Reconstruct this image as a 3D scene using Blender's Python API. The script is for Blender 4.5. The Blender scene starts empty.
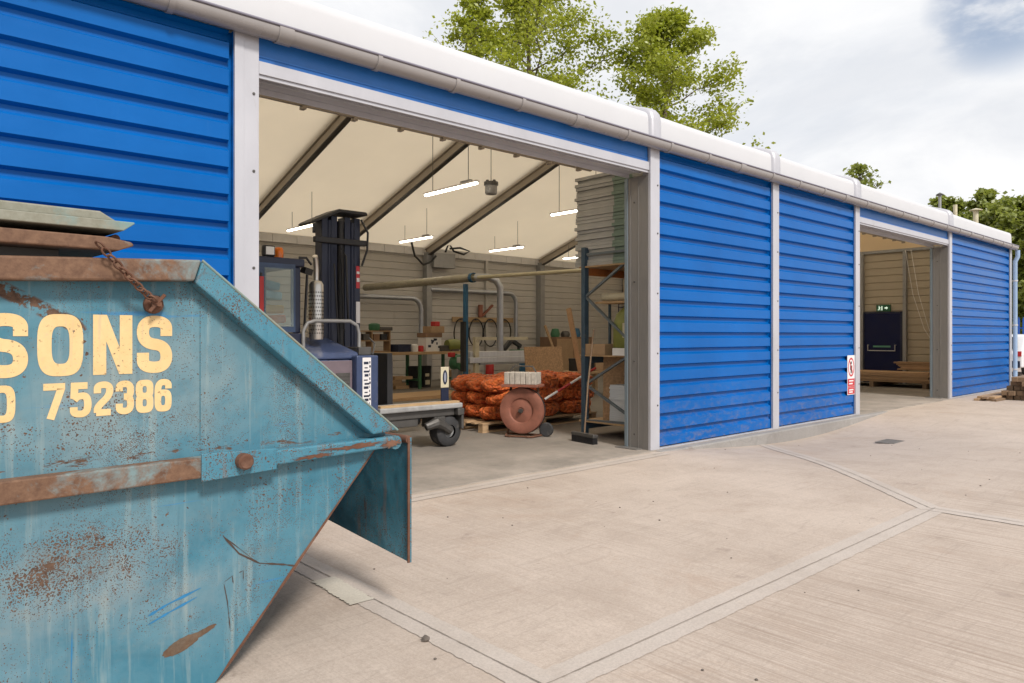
import bpy, bmesh, math, random
from mathutils import Vector, Matrix, Euler
import numpy as np
R = math.radians
rnd = random.Random(7)
sc = bpy.context.scene
COL = sc.collection

# ------------------------------------------------------------------ geometry helper
class G:
    """collects faces of ONE mesh; every face carries a material slot number"""
    def __init__(s): s.v = []; s.f = []; s.m = []; s.M = None
    def add(s, vs, fs, m=0):
        o = len(s.v)
        if s.M is not None: vs = [tuple(s.M @ Vector(p)) for p in vs]
        s.v += [tuple(p) for p in vs]
        for q in fs: s.f.append(tuple(i + o for i in q)); s.m.append(m)
        return s
    def box(s, x0, x1, y0, y1, z0, z1, m=0):
        vs = [(x, y, z) for z in (z0, z1) for y in (y0, y1) for x in (x0, x1)]
        return s.add(vs, [(0,2,3,1),(4,5,7,6),(0,1,5,4),(2,6,7,3),(0,4,6,2),(1,3,7,5)], m)
    def cbox(s, c, d, rot=(0,0,0), m=0):
        E = Euler(rot).to_matrix(); c = Vector(c)
        vs = [c + E @ Vector((x*d[0]/2, y*d[1]/2, z*d[2]/2)) for z in (-1,1) for y in (-1,1) for x in (-1,1)]
        return s.add(vs, [(0,2,3,1),(4,5,7,6),(0,1,5,4),(2,6,7,3),(0,4,6,2),(1,3,7,5)], m)
    def bar(s, a, b, w, h, m=0, up=(0,0,1)):
        a, b = Vector(a), Vector(b); d = (b-a).normalized(); u = Vector(up)
        if abs(d.dot(u)) > .98: u = Vector((0,1,0))
        sd = d.cross(u).normalized(); u = sd.cross(d)
        vs = [p + sd*(x*w/2) + u*(z*h/2) for p in (a,b) for x, z in ((-1,-1),(1,-1),(1,1),(-1,1))]
        return s.add(vs, [(0,1,2,3),(7,6,5,4),(0,4,5,1),(1,5,6,2),(2,6,7,3),(3,7,4,0)], m)
    def path(s, pts, r, n=8, m=0, closed=False):
        pts = [Vector(p) for p in pts]; N = len(pts); vs = []; fs = []
        rr = r if isinstance(r, (list, tuple)) else [r]*N
        ref = None
        for i, p in enumerate(pts):
            if closed: t = (pts[(i+1)%N]-pts[i-1]).normalized()
            else: t = ((pts[min(i+1,N-1)]-p).normalized() + (p-pts[max(i-1,0)]).normalized()).normalized()
            if ref is None: ref = Vector((0,0,1)) if abs(t.z) < .9 else Vector((1,0,0))
            a = (ref - t*ref.dot(t))
            if a.length < 1e-4: a = t.orthogonal()
            a.normalize(); ref = a; b = t.cross(a)
            vs += [p + (a*math.cos(2*math.pi*k/n) + b*math.sin(2*math.pi*k/n))*rr[i] for k in range(n)]
        for i in range(N if closed else N-1):
            j = (i+1) % N
            for k in range(n): fs.append((i*n+k, i*n+(k+1)%n, j*n+(k+1)%n, j*n+k))
        if not closed: fs.append(tuple(range(n-1,-1,-1))); fs.append(tuple((N-1)*n+k for k in range(n)))
        return s.add(vs, fs, m)
    def cyl(s, a, b, r, n=16, m=0, r2=None): return s.path([a,b], [r, r if r2 is None else r2], n, m)
    def prism(s, poly, a, b, ax='y', m=0):
        """poly (p,q) swept along an axis from a to b"""
        f = {'y': lambda p,q,t: (p,t,q), 'x': lambda p,q,t: (t,p,q), 'z': lambda p,q,t: (p,q,t)}[ax]
        n = len(poly); vs = [f(p,q,a) for p,q in poly] + [f(p,q,b) for p,q in poly]
        return s.add(vs, [tuple(range(n)), tuple(range(2*n-1,n-1,-1))] + [(i,(i+n),(i+1)%n+n,(i+1)%n) for i in range(n)], m)
    def lathe(s, prof, c, axis=(0,0,1), n=24, m=0):
        d = Vector(axis).normalized(); a = d.orthogonal().normalized(); b = d.cross(a); c = Vector(c); vs = []; fs = []
        for r, h in prof:
            vs += [c + d*h + (a*math.cos(2*math.pi*k/n)+b*math.sin(2*math.pi*k/n))*max(r,1e-4) for k in range(n)]
        for i in range(len(prof)-1):
            for k in range(n): fs.append((i*n+k,i*n+(k+1)%n,(i+1)*n+(k+1)%n,(i+1)*n+k))
        return s.add(vs, fs, m)
    def build(s, name, mats, parent=None, smooth=None, bevel=0, seg=2):
        me = bpy.data.meshes.new(name); me.from_pydata(s.v, [], s.f)
        mats = mats if isinstance(mats, (list, tuple)) else [mats]
        for q in mats: me.materials.append(q)
        if len(mats) > 1: me.polygons.foreach_set('material_index', s.m)
        bm = bmesh.new(); bm.from_mesh(me); bmesh.ops.recalc_face_normals(bm, faces=bm.faces); bm.to_mesh(me); bm.free()
        if smooth:
            me.polygons.foreach_set('use_smooth', [True]*len(me.polygons)); me.set_sharp_from_angle(angle=R(smooth))
        me.update()
        o = bpy.data.objects.new(name, me); COL.objects.link(o)
        if parent is not None: o.parent = parent
        if bevel:
            b = o.modifiers.new('bev', 'BEVEL'); b.width = bevel; b.segments = seg; b.limit_method = 'ANGLE'; b.angle_limit = R(40)
        return o

def thing(name, label, cat, loc=(0,0,0), rot=0, group=None):
    o = bpy.data.objects.new(name, None); COL.objects.link(o); o.empty_display_size = .1
    o.location = loc; o.rotation_euler = (0,0,rot) if not isinstance(rot, tuple) else rot
    return tag(o, label, cat, group)
def tag(o, label, cat, group=None):
    o['label'] = label; o['category'] = cat
    if group: o['group'] = group
    return o
def struct(o, kind='structure'): o['kind'] = kind; return o
def copy_tree(o, parent=None):
    c = o.copy(); COL.objects.link(c)
    if parent is not None: c.parent = parent
    for ch in list(o.children): copy_tree(ch, c)
    return c

# ------------------------------------------------------------------ materials
class NT:
    def __init__(s, name):
        s.m = bpy.data.materials.new(name); s.m.use_nodes = True; s.t = s.m.node_tree; s.n = s.t.nodes
        s.b = s.n['Principled BSDF']; s.out = s.n['Material Output']
    def node(s, ty, **kw):
        n = s.n.new(ty)
        for k, v in kw.items():
            if k in n.inputs: n.inputs[k].default_value = v
            else: setattr(n, k, v)
        return n
    def link(s, a, b): s.t.links.new(a, b)
    def coord(s, scale=(1,1,1), which='Object'):
        tc = s.node('ShaderNodeTexCoord'); mp = s.node('ShaderNodeMapping'); mp.inputs['Scale'].default_value = scale
        s.link(tc.outputs[which], mp.inputs['Vector']); return mp.outputs['Vector']
    def noise(s, vec, scale, detail=6, rough=.6, dist=0):
        n = s.node('ShaderNodeTexNoise'); n.inputs['Scale'].default_value = scale; n.inputs['Detail'].default_value = detail
        n.inputs['Roughness'].default_value = rough; n.inputs['Distortion'].default_value = dist
        s.link(vec, n.inputs['Vector']); return n.outputs['Fac']
    def ramp(s, fac, a, b, lo=0., hi=1.):
        n = s.node('ShaderNodeMapRange'); n.inputs[1].default_value = a; n.inputs[2].default_value = b
        n.inputs[3].default_value = lo; n.inputs[4].default_value = hi; s.link(fac, n.inputs[0]); return n.outputs[0]
    def mix(s, fac, a, b):
        n = s.node('ShaderNodeMix', data_type='RGBA')
        for v, i in ((fac, 0), (a, 6), (b, 7)):
            if hasattr(v, 'is_linked') or hasattr(v, 'node'): s.link(v, n.inputs[i])
            else: n.inputs[i].default_value = v if i == 0 else (*v, 1)
        return n.outputs[2]
    def math(s, op, a, b=None):
        n = s.node('ShaderNodeMath', operation=op)
        for i, v in enumerate((a, b)):
            if v is None: continue
            if hasattr(v, 'node'): s.link(v, n.inputs[i])
            else: n.inputs[i].default_value = v
        return n.outputs[0]
    def bump(s, h, strength=.2, dist=.01):
        n = s.node('ShaderNodeBump'); n.inputs['Strength'].default_value = strength; n.inputs['Distance'].default_value = dist
        s.link(h, n.inputs['Height']); s.link(n.outputs[0], s.b.inputs['Normal'])
def mat(name, col, rough=.6, metal=0., var=.25, scale=6., bump=0., dirt=None, dirt_amt=.3, stretch=(1,1,1), rv=.1):
    t = NT(name); v = t.coord(stretch)
    f = t.noise(v, scale, 7, .62); c0 = tuple(x*(1-var) for x in col); c1 = tuple(min(1, x*(1+var)) for x in col)
    c = t.mix(t.ramp(f, .25, .75), c0, c1)
    if dirt:
        f2 = t.noise(v, scale*.37+.7, 8, .7, .4); c = t.mix(t.ramp(f2, .66-dirt_amt*.5, .78, 0, .85), c, dirt)
    t.link(c, t.b.inputs['Base Color'])
    t.b.inputs['Metallic'].default_value = metal
    t.link(t.ramp(f, .2, .8, max(.05, rough-rv), min(1, rough+rv)), t.b.inputs['Roughness'])
    if bump: t.bump(t.noise(v, scale*9, 4, .6), bump, .004)
    return t.m
def wood(name, c0, c1, ring=18, stretch=(1,1,1), rough=.75):
    t = NT(name); v = t.coord(stretch)
    oi = t.node('ShaderNodeObjectInfo'); ad = t.node('ShaderNodeVectorMath', operation='ADD')
    t.link(v, ad.inputs[0]); mul = t.math('MULTIPLY', oi.outputs['Random'], 37.); t.link(mul, ad.inputs[1]); v = ad.outputs[0]
    f = t.noise(v, ring, 5, .6, 1.2); g = t.noise(v, 2.2, 4, .6)
    c = t.mix(t.ramp(f, .3, .7), c0, c1); c = t.mix(t.ramp(g, .45, .8, 0, .5), c, tuple(x*.55 for x in c0))
    c2 = t.node('ShaderNodeHueSaturation'); t.link(c, c2.inputs['Color']); t.link(t.ramp(oi.outputs['Random'], 0, 1, .72, 1.2), c2.inputs['Value'])
    t.link(c2.outputs[0], t.b.inputs['Base Color']); t.b.inputs['Roughness'].default_value = rough
    t.bump(f, .25, .004); return t.m

M = {}
M['blue_clad'] = (lambda: None)
def blue_clad():
    t = NT('blue_coated_steel'); v = t.coord()
    f = t.noise(v, .9, 5, .6); c = t.mix(t.ramp(f, .3, .7), (.0,.090,.34), (.001,.115,.42))
    st = t.noise(t.coord((3,3,.25)), 3.5, 6, .7); c = t.mix(t.ramp(st, .62, .85, 0, .25), c, (.04,.15,.42))
    sep = t.node('ShaderNodeSeparateXYZ'); t.link(t.coord(), sep.inputs[0])
    sp = t.noise(t.coord((1,1,2.)), 7, 8, .75)                       # mud splashed on the lowest ribs
    k = t.math('MULTIPLY', t.ramp(sp, .48, .72), t.ramp(sep.outputs[2], .0, .95, .75, 0)); c = t.mix(k, c, (.20,.17,.17))
    t.link(c, t.b.inputs['Base Color']); t.link(t.ramp(f, .2, .8, .26, .42), t.b.inputs['Roughness']); t.b.inputs['Specular IOR Level'].default_value = .19; b = t.node('ShaderNodeBump'); b.inputs['Strength'].default_value = .22; b.inputs['Distance'].default_value = .03; t.link(t.noise(t.coord((1.1,1,3.)), 1.3, 3, .5), b.inputs['Height']); t.link(b.outputs[0], t.b.inputs['Normal']); return t.m
M['blue_clad'] = blue_clad()
M['blue_flat'] = mat('blue_flat_sheet', (.02,.15,.48), .4, 0, .12, 2.)
M['white_metal'] = mat('white_powder_coat', (.49,.49,.53), .38, .25, .08, 3., 0, (.36,.33,.30), .10, (1,1,.4))
M['alu'] = mat('mill_aluminium', (.62,.62,.64), .42, .55, .12, 3., .05, (.35,.31,.27), .1, (4,4,.5))
M['galv'] = mat('galvanised_sheet', (.245,.235,.225), .42, .5, .10, 14., 0, (.25,.22,.19), .10, (5,5,.35))
M['gutter'] = mat('white_plastic_gutter', (.27,.25,.245), .3, 0, .07, 3., 0, (.34,.30,.26), .12, (1.2,3,3))
M['lining'] = mat('grey_lining_sheet', (.47,.45,.42), .55, 0, .07, 1.5, 0, (.30,.27,.22), .1, (1,1,.3))
M['lining_beige'] = mat('beige_lining_sheet', (.43,.37,.28), .55, 0, .08, 1.5)
M['foam'] = mat('white_insulation_strip', (.66,.65,.64), .7, 0, .08, 5.)
M['rafter'] = mat('anodised_rafter', (.36,.31,.25), .5, .3, .1, 3.)
M['dark_steel'] = mat('dark_steel', (.10,.095,.09), .5, .5, .2, 6.)
M['grey_steel'] = mat('grey_painted_steel', (.30,.30,.30), .5, .3, .15, 6.)
M['black'] = mat('black_plastic', (.018,.018,.02), .5, 0, .2, 8.)
M['rubber'] = mat('tyre_rubber', (.035,.035,.037), .8, 0, .3, 14., .3, (.16,.14,.12), .2)
M['navy'] = mat('navy_paint', (.012,.018,.045), .4, .1, .25, 5., 0, (.08,.08,.09), .1)
M['navy_door'] = mat('navy_door_paint', (.002,.006,.05), .85, 0, .15, 3.)
M['truck_blue'] = mat('dusty_blue_paint', (.035,.055,.125), .45, .05, .2, 5., 0, (.26,.25,.24), .25)
M['truck_purple'] = mat('dusty_maroon_panel', (.15,.115,.135), .55, 0, .18, 5., 0, (.3,.28,.26), .25)
M['truck_grey'] = mat('dusty_deck_paint', (.33,.33,.33), .65, .1, .25, 5., .1, (.12,.11,.10), .25)
M['chrome'] = mat('dull_chrome', (.62,.60,.57), .32, .9, .1, 10.)
M['rack_blue'] = mat('rack_blue_grey_paint', (.055,.095,.135), .45, .1, .18, 7., 0, (.22,.20,.18), .1)
M['rack_galv'] = mat('rack_brace_grey', (.15,.18,.20), .5, .3, .15, 7.)
M['post_blue'] = mat('post_blue_paint', (.02,.11,.22), .45, 0, .2, 5.)
M['guide'] = mat('door_guide_grey', (.22,.27,.31), .4, .5, .12, 4., 0, None, 0, (1,1,.3))
M['silver_duct'] = mat('silver_duct', (.42,.44,.48), .38, .75, .12, 5.)
M['duct'] = mat('spiral_duct', (.38,.35,.27), .45, .5, .12, 5., .1)
M['duct_cream'] = mat('cream_pipe', (.52,.48,.33), .5, .1, .1, 5.)
M['cream'] = mat('cream_machine_paint', (.55,.50,.36), .5, 0, .15, 6., 0, (.2,.16,.1), .2)
M['green'] = mat('machine_green_paint', (.045,.15,.075), .5, .1, .25, 8., 0, (.1,.08,.05), .2)
M['olive'] = mat('olive_green_tank', (.20,.22,.055), .45, 0, .2, 5., 0, (.10,.09,.05), .2)
M['red'] = mat('red_paint', (.45,.025,.025), .5, 0, .2, 6.)
M['white'] = mat('white_paint', (.75,.75,.74), .5, 0, .06, 6.)
M['orange_lens'] = mat('amber_lens', (.75,.18,.02), .2, 0, .1, 6.)
M['rust_disc'] = mat('rusty_red_paint', (.25,.095,.062), .7, .05, .28, 7., .2, (.13,.06,.04), .25)
M['rust'] = mat('rust', (.125,.055,.032), .85, .05, .4, 14., .5, (.22,.13,.09), .3)
def net_mat():
    t = NT('orange_net'); v = t.coord(); vo = t.node('ShaderNodeTexVoronoi'); vo.inputs['Scale'].default_value = 17; t.link(v, vo.inputs['Vector'])
    n = t.noise(v, 8, 6, .7); n2 = t.noise(t.coord((30,4,30)), 1.5, 4, .6); d = vo.outputs['Distance']
    c = t.mix(t.ramp(n, .35, .65), (.72,.11,.022), (.90,.24,.05)); c = t.mix(t.ramp(d, .46, .80, 0, .7), c, (.26,.06,.02)); c = t.mix(t.ramp(n2, .58, .70, 0, .5), c, (.55,.26,.11))
    t.link(c, t.b.inputs['Base Color']); t.b.inputs['Roughness'].default_value = .6
    t.bump(t.math('ADD', t.math('MULTIPLY', d, -1.6), n2), .9, .05); return t.m
M['net'] = net_mat()
M['osb'] = mat('osb_board', (.42,.26,.14), .8, 0, .45, 28., .4)
M['ply'] = wood('plywood', (.46,.31,.17), (.36,.23,.12), 5, (1,6,1))
M['wood'] = wood('pale_timber', (.48,.33,.19), (.34,.215,.12), 8, (.6,9,9))
M['wood_y'] = wood('sawn_timber_lengthwise', (.48,.31,.18), (.33,.20,.11), 8, (9,.6,9))
M['old_wood'] = wood('weathered_sleeper', (.30,.20,.12), (.15,.095,.06), 9, (.7,9,9))
M['brown_box'] = mat('brown_cabinet', (.21,.125,.075), .7, 0, .2, 6.)
M['bench'] = wood('bench_top', (.50,.35,.19), (.40,.26,.14), 5, (1,8,8))
M['sheet_grey'] = mat('grey_board_edge', (.42,.42,.40), .8, 0, .18, 5., 0, None, 0, (1,1,30))
M['sheet_green'] = mat('green_board_edge', (.20,.27,.22), .8, 0, .2, 5., 0, None, 0, (1,1,30))
M['sheet_pale'] = mat('pale_board_edge', (.62,.65,.68), .8, 0, .12, 5., 0, None, 0, (1,1,30))
M['glass'] = (lambda: None)
def glass(name, tint=(.5,.6,.6)):
    t = NT(name); t.b.inputs['Base Color'].default_value = (*tint, 1); t.b.inputs['Roughness'].default_value = .04
    t.b.inputs['Transmission Weight'].default_value = .85; t.b.inputs['IOR'].default_value = 1.2; return t.m
M['glass'] = glass('cab_glass', (.75,.85,.85))
M['sign_white'] = mat('sign_white', (.72,.70,.71), .35, 0, .03, 4.)
M['sign_red'] = mat('sign_red', (.50,.02,.03), .35, 0, .05, 4.)
M['sign_green'] = mat('exit_sign_green', (.015,.11,.045), .4, 0, .05, 4.)
M['cardboard'] = mat('cardboard', (.36,.24,.14), .85, 0, .15, 7.)
M['pebble'] = mat('dark_stone', (.12,.10,.085), .9, 0, .3, 30.)
M['car_white'] = mat('white_car_paint', (.70,.70,.72), .3, 0, .03, 3.)
M['car_glass'] = mat('dark_car_glass', (.03,.035,.04), .1, 0, .1, 3.)
M['fence_blue'] = mat('blue_fence_paint', (.02,.10,.45), .45, 0, .1, 3.)

def fabric(name, col, tr):
    t = NT(name); t.n.remove(t.b); v = t.coord(); f = t.noise(v, .8, 5, .6)
    c = t.mix(t.ramp(f, .3, .75), tuple(x*.95 for x in col), col)
    d = t.node('ShaderNodeBsdfDiffuse'); tl = t.node('ShaderNodeBsdfTranslucent'); mx = t.node('ShaderNodeMixShader'); mx.inputs[0].default_value = tr
    t.link(c, d.inputs[0]); t.link(c, tl.inputs[0]); t.link(d.outputs[0], mx.inputs[1]); t.link(tl.outputs[0], mx.inputs[2])
    t.link(mx.outputs[0], t.out.inputs[0]); return t.m
M['roof_outer'] = fabric('white_roof_membrane', (.88,.88,.88), .62)
M['roof_inner'] = fabric('cream_roof_lining', (.94,.81,.61), .72)
M['eave'] = mat('white_eave_fabric', (.545,.55,.575), .5, 0, .03, 1.2, 0, (.6,.58,.55), .02)

def emit(name, col, s):
    t = NT(name); t.b.inputs['Base Color'].default_value = (*col,1); t.b.inputs['Emission Color'].default_value = (*col,1)
    t.b.inputs['Emission Strength'].default_value = s; return t.m
M['tube'] = emit('lit_led_diffuser', (1,.93,.80), 9)

def concrete(name, c_lo, c_hi, stain, brushed=True, marks=True):
    t = NT(name); v = t.coord(); sep = t.node('ShaderNodeSeparateXYZ'); t.link(v, sep.inputs[0]); Yc = sep.outputs[1]
    big = t.noise(v, .22, 6, .62); med = t.noise(v, 1.3, 9, .72, .3); fin = t.noise(v, 75, 6, .75); grn = t.noise(v, 260, 2, .6)
    c = t.mix(t.ramp(big, .3, .7), c_lo, c_hi)
    c = t.mix(t.ramp(med, .44, .74, 0, .72), c, tuple(x*q for x, q in zip(c_lo, (.80,.77,.74))))
    c = t.mix(t.ramp(t.noise(v, 3.4, 8, .75), .50, .75, 0, .38), c, tuple(x*1.18 for x in c_hi))
    s = t.noise(v, .7, 7, .75, .8); c = t.mix(t.ramp(s, .55, .74, 0, .6), c, stain)
    if marks:
        k = t.noise(v, 2.6, 5, .62); c = t.mix(t.ramp(k, .655, .70, 0, .5), c, (.22,.165,.14))      # oily and reddish spills
        sp = t.noise(v, 19, 4, .6); c = t.mix(t.ramp(sp, .71, .745, 0, .7), c, (.15,.125,.11))
        ln = t.noise(t.coord((.5,7,1)), .9, 3, .5, .6); c = t.mix(t.ramp(t.math('ABSOLUTE', t.math('SUBTRACT', ln, .5)), .0, .012, .28, 0), c, tuple(x*.6 for x in c_lo))
    c = t.mix(t.ramp(fin, .35, .70, 0, .55), c, tuple(x*.58 for x in c_lo)); c = t.mix(t.ramp(grn, .5, .75, 0, .3), c, tuple(x*1.2 for x in c_hi))
    if name.startswith('workshop'):                              # paler towards the threshold, broken up by noise
        c = t.mix(t.math('MULTIPLY', t.ramp(Yc, .1, 2.6, .8, 0), t.ramp(t.noise(v, 1.1, 7, .7), .30, .62)), c, (.40,.345,.30))
    h = t.math('ADD', fin, t.math('MULTIPLY', grn, .5))
    if brushed:
        b1 = t.noise(t.coord((30,.55,1)), 1.3, 7, .72, .15); b2 = t.noise(t.coord((95,1.2,1)), 1.2, 4, .6)
        msk = t.math('ADD', t.ramp(Yc, -3.9, -3.3, 1., .22), t.ramp(t.noise(v, .35, 3, .5), .45, .65, 0, .25))
        bb = t.math('ADD', t.math('MULTIPLY', b1, .6), t.math('MULTIPLY', b2, .4))
        c = t.mix(t.math('MULTIPLY', t.ramp(bb, .45, .66, 0, .9), msk), c, tuple(x*q for x, q in zip(c_lo, (.62,.57,.53))))
        h = t.math('ADD', h, t.math('MULTIPLY', t.math('MULTIPLY', bb, msk), 3.))
    t.link(c, t.b.inputs['Base Color']); t.b.inputs['Roughness'].default_value = .86; t.bump(h, .3, .006); return t.m
M['yard'] = concrete('yard_concrete', (.43,.355,.30), (.55,.465,.40), (.37,.255,.18))
M['joint'] = concrete('trowelled_concrete_margin', (.455,.395,.35), (.515,.455,.41), (.40,.32,.26), False, False)
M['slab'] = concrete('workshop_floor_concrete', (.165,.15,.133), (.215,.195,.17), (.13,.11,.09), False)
M['kerb'] = concrete('rough_upstand_concrete', (.26,.245,.235), (.36,.34,.32), (.17,.15,.14), False)
M['patch'] = concrete('cement_patch', (.52,.48,.41), (.56,.52,.45), (.50,.46,.40), False)
M['groove'] = mat('joint_sealant', (.25,.215,.185), .9, 0, .35, 8.)

# ------------------------------------------------------------------ skip paint (faded, scratched, rusty)
def skip_paint(name, rust_amt=1., fade=True, base=(.026,.145,.215)):
    t = NT(name); v = t.coord(); sep = t.node('ShaderNodeSeparateXYZ'); t.link(v, sep.inputs[0]); U, Z = sep.outputs[0], sep.outputs[2]
    n1 = t.noise(v, 2.3, 8, .68, .3); n2 = t.noise(v, 9., 7, .7)
    c = t.mix(t.ramp(n1, .36, .66), base, (.075,.215,.285))
    if fade:
        ug = t.ramp(t.math('ADD', U, t.math('MULTIPLY', t.noise(v, 1.3, 4, .6), .5)), .15, .55, 1, .12)
        zm = t.math('MULTIPLY', t.ramp(t.math('ABSOLUTE', t.math('SUBTRACT', Z, 1.2)), .0, .55, 1, .0), t.ramp(t.noise(v, 1.7, 5, .6), .38, .58))
        c = t.mix(t.math('MULTIPLY', t.math('MULTIPLY', zm, .85), ug), c, (.225,.285,.295))
        zl = t.math('MULTIPLY', t.ramp(t.math('ABSOLUTE', t.math('SUBTRACT', Z, .45)), .0, .42, 1, 0), t.ramp(t.noise(v, 2.6, 6, .65), .36, .60))
        c = t.mix(t.math('MULTIPLY', t.math('MULTIPLY', zl, .85), ug), c, (.205,.262,.285))
        dr = t.noise(t.coord((14,14,.9)), 1.6, 5, .65)
        c = t.mix(t.ramp(dr, .54, .74, 0, .5), c, (.33,.37,.345)); dk = t.noise(t.coord((9,9,.6)), 2.1, 6, .7); c = t.mix(t.ramp(dk, .56, .74, 0, .5), c, (.03,.11,.16)); gm = t.noise(v, 5.2, 8, .75); c = t.mix(t.ramp(gm, .54, .72, 0, .45), c, (.17,.19,.17))
        st = t.noise(t.coord((1.1,1,16)), 1.5, 5, .6, .4)
        c = t.mix(t.ramp(st, .66, .74, 0, .6), c, (.012,.18,.42))      # fresher paint where something scraped along
    c = t.mix(t.ramp(n2, .62, .8, 0, .5), c, (.30,.34,.32))
    # rust: large specks, fine speckle in one big worn area, patches
    def specks(scale, thr, gate):
        vo = t.node('ShaderNodeTexVoronoi'); vo.inputs['Scale'].default_value = scale
        wv = t.node('ShaderNodeVectorMath', operation='ADD'); nn = t.node('ShaderNodeTexNoise'); nn.inputs['Scale'].default_value = scale*1.3
        t.link(v, nn.inputs['Vector']); sc_ = t.node('ShaderNodeVectorMath', operation='SCALE'); sc_.inputs['Scale'].default_value = .9/scale
        t.link(nn.outputs['Color'], sc_.inputs[0]); t.link(v, wv.inputs[0]); t.link(sc_.outputs[0], wv.inputs[1]); t.link(wv.outputs[0], vo.inputs['Vector'])
        return t.math('LESS_THAN', vo.outputs['Distance'], t.math('MULTIPLY', gate, thr))
    g1 = t.ramp(t.noise(v, 3.0, 5, .65), .50-.03*rust_amt, .72)
    m1 = specks(34, .30, g1)
    du = t.math('SUBTRACT', U, -.52); dz = t.math('MULTIPLY', t.math('SUBTRACT', Z, .60), 2.2)
    dist = t.math('SQRT', t.math('ADD', t.math('MULTIPLY', du, du), t.math('MULTIPLY', dz, dz)))
    area = t.ramp(dist, .06, .56, 1.08, 0) if fade else t.ramp(n1, .3, .6, .2, .7)
    g2 = t.math('MULTIPLY', area, t.ramp(t.noise(v, 5.5, 6, .7), .30, .56)); m2 = t.math('MAXIMUM', specks(85, .46, g2), specks(150, .55, g2))
    g3 = t.math('MULTIPLY', area, t.ramp(t.noise(v, 14, 7, .75), .46, .60)); m3 = t.ramp(g3, .82, .98)
    if fade:                                                            # a diagonal scuff on the upper left, specks below the lettering
        du2 = t.math('ADD', t.math('MULTIPLY', U, .55), Z); ln = t.ramp(t.math('ABSOLUTE', t.math('SUBTRACT', du2, 1.185)), .0, .05, 1, 0)
        m4 = t.ramp(t.math('MULTIPLY', t.math('MULTIPLY', ln, t.ramp(U, -.45, -.5)), t.ramp(t.noise(v, 22, 6, .7), .38, .5)), .3, .5)
        g5 = t.math('MULTIPLY', t.ramp(t.math('ABSOLUTE', t.math('SUBTRACT', Z, 1.06)), .02, .2, 1, 0), t.ramp(U, -.2, .25, 1, 0)); g5 = t.math('MULTIPLY', g5, t.ramp(t.noise(v, 6.5, 4, .6), .40, .66)); m5 = t.math('MAXIMUM', specks(58, .36, g5), specks(110, .40, g5))
        band = t.math('MULTIPLY', t.ramp(t.math('ABSOLUTE', t.math('SUBTRACT', Z, .965)), .0, .045, 1, 0), t.ramp(t.noise(t.coord((2.4,1,9)), 2.2, 6, .7), .46, .60))
        m6 = t.ramp(band, .4, .65)
        m7 = t.math('MAXIMUM', specks(120, .36, t.ramp(t.noise(v, 3.6, 6, .7), .42, .62)), specks(210, .40, t.ramp(t.noise(v, 2.1, 7, .7), .44, .62))); ms = [m1, m2, m3, m4, m5, m6, m7]
    else: ms = [m1, m2, m3]
    k = ms[0]
    for q in ms[1:]: k = t.math('MAXIMUM', k, q)
    if not fade: k = t.math('MAXIMUM', k, t.ramp(t.noise(t.coord((5,5,2.2)), 1.6, 8, .74, .4), .64-.06*rust_amt, .74-.06*rust_amt))
    if fade: c = t.mix(t.ramp(t.math('MULTIPLY', area, t.noise(v, 7., 8, .75)), .34, .75, 0, .55), c, (.20,.15,.11))
    else:
        ds = t.noise(t.coord((16,16,1.3)), 1.5, 6, .7); c = t.mix(t.ramp(ds, .56, .72, 0, .8), c, (.20,.115,.075)); c = t.mix(t.ramp(ds, .30, .42, .5, 0), c, (.015,.13,.21))
    rc = t.mix(t.ramp(t.noise(v, 40, 4, .6), .35, .65), (.060,.034,.024), (.135,.078,.050))
    c = t.mix(k, c, rc); t.link(c, t.b.inputs['Base Color'])
    t.link(t.math('ADD', t.math('MULTIPLY', k, .35), t.ramp(n1, .2, .8, .42, .58)), t.b.inputs['Roughness'])
    dn = t.node('ShaderNodeBump'); dn.inputs['Strength'].default_value = .55; dn.inputs['Distance'].default_value = .035
    t.link(t.noise(v, 2.6, 3, .55, .6), dn.inputs['Height'])                  # shallow dents in the plate
    bn = t.node('ShaderNodeBump'); bn.inputs['Strength'].default_value = .35; bn.inputs['Distance'].default_value = .003
    t.link(t.math('ADD', t.math('MULTIPLY', k, -.7), n2), bn.inputs['Height']); t.link(dn.outputs[0], bn.inputs['Normal']); t.link(bn.outputs[0], t.b.inputs['Normal']); return t.m
M['skip'] = skip_paint('faded_blue_skip_paint')
M['skip_rim'] = skip_paint('rusty_blue_rim_paint', .95, False, (.035,.175,.26))
M['skip_dark'] = skip_paint('scraped_dark_blue_paint', .9, False, (.02,.10,.14))
def rustcoat(name, a, b, blue):
    t = NT(name); v = t.coord(); n = t.noise(v, 3.2, 8, .7, .5); n2 = t.noise(v, 26, 6, .7)
    c = t.mix(t.ramp(n2, .35, .65), a, b); ux = t.node('ShaderNodeSeparateXYZ'); t.link(v, ux.inputs[0]); n = t.math('ADD', n, t.ramp(ux.outputs[0], -.55, .0, 0, .14)); c = t.mix(t.ramp(n, .56, .68, 0, .85), c, blue)
    t.link(c, t.b.inputs['Base Color']); t.b.inputs['Roughness'].default_value = .75; t.bump(n2, .4, .003); return t.m
M['rust_rim'] = rustcoat('rusted_rim', (.105,.052,.030), (.19,.105,.062), (.17,.27,.29))
M['lid_steel'] = rustcoat('weathered_green_steel', (.19,.185,.14), (.25,.25,.205), (.16,.27,.27))
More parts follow.
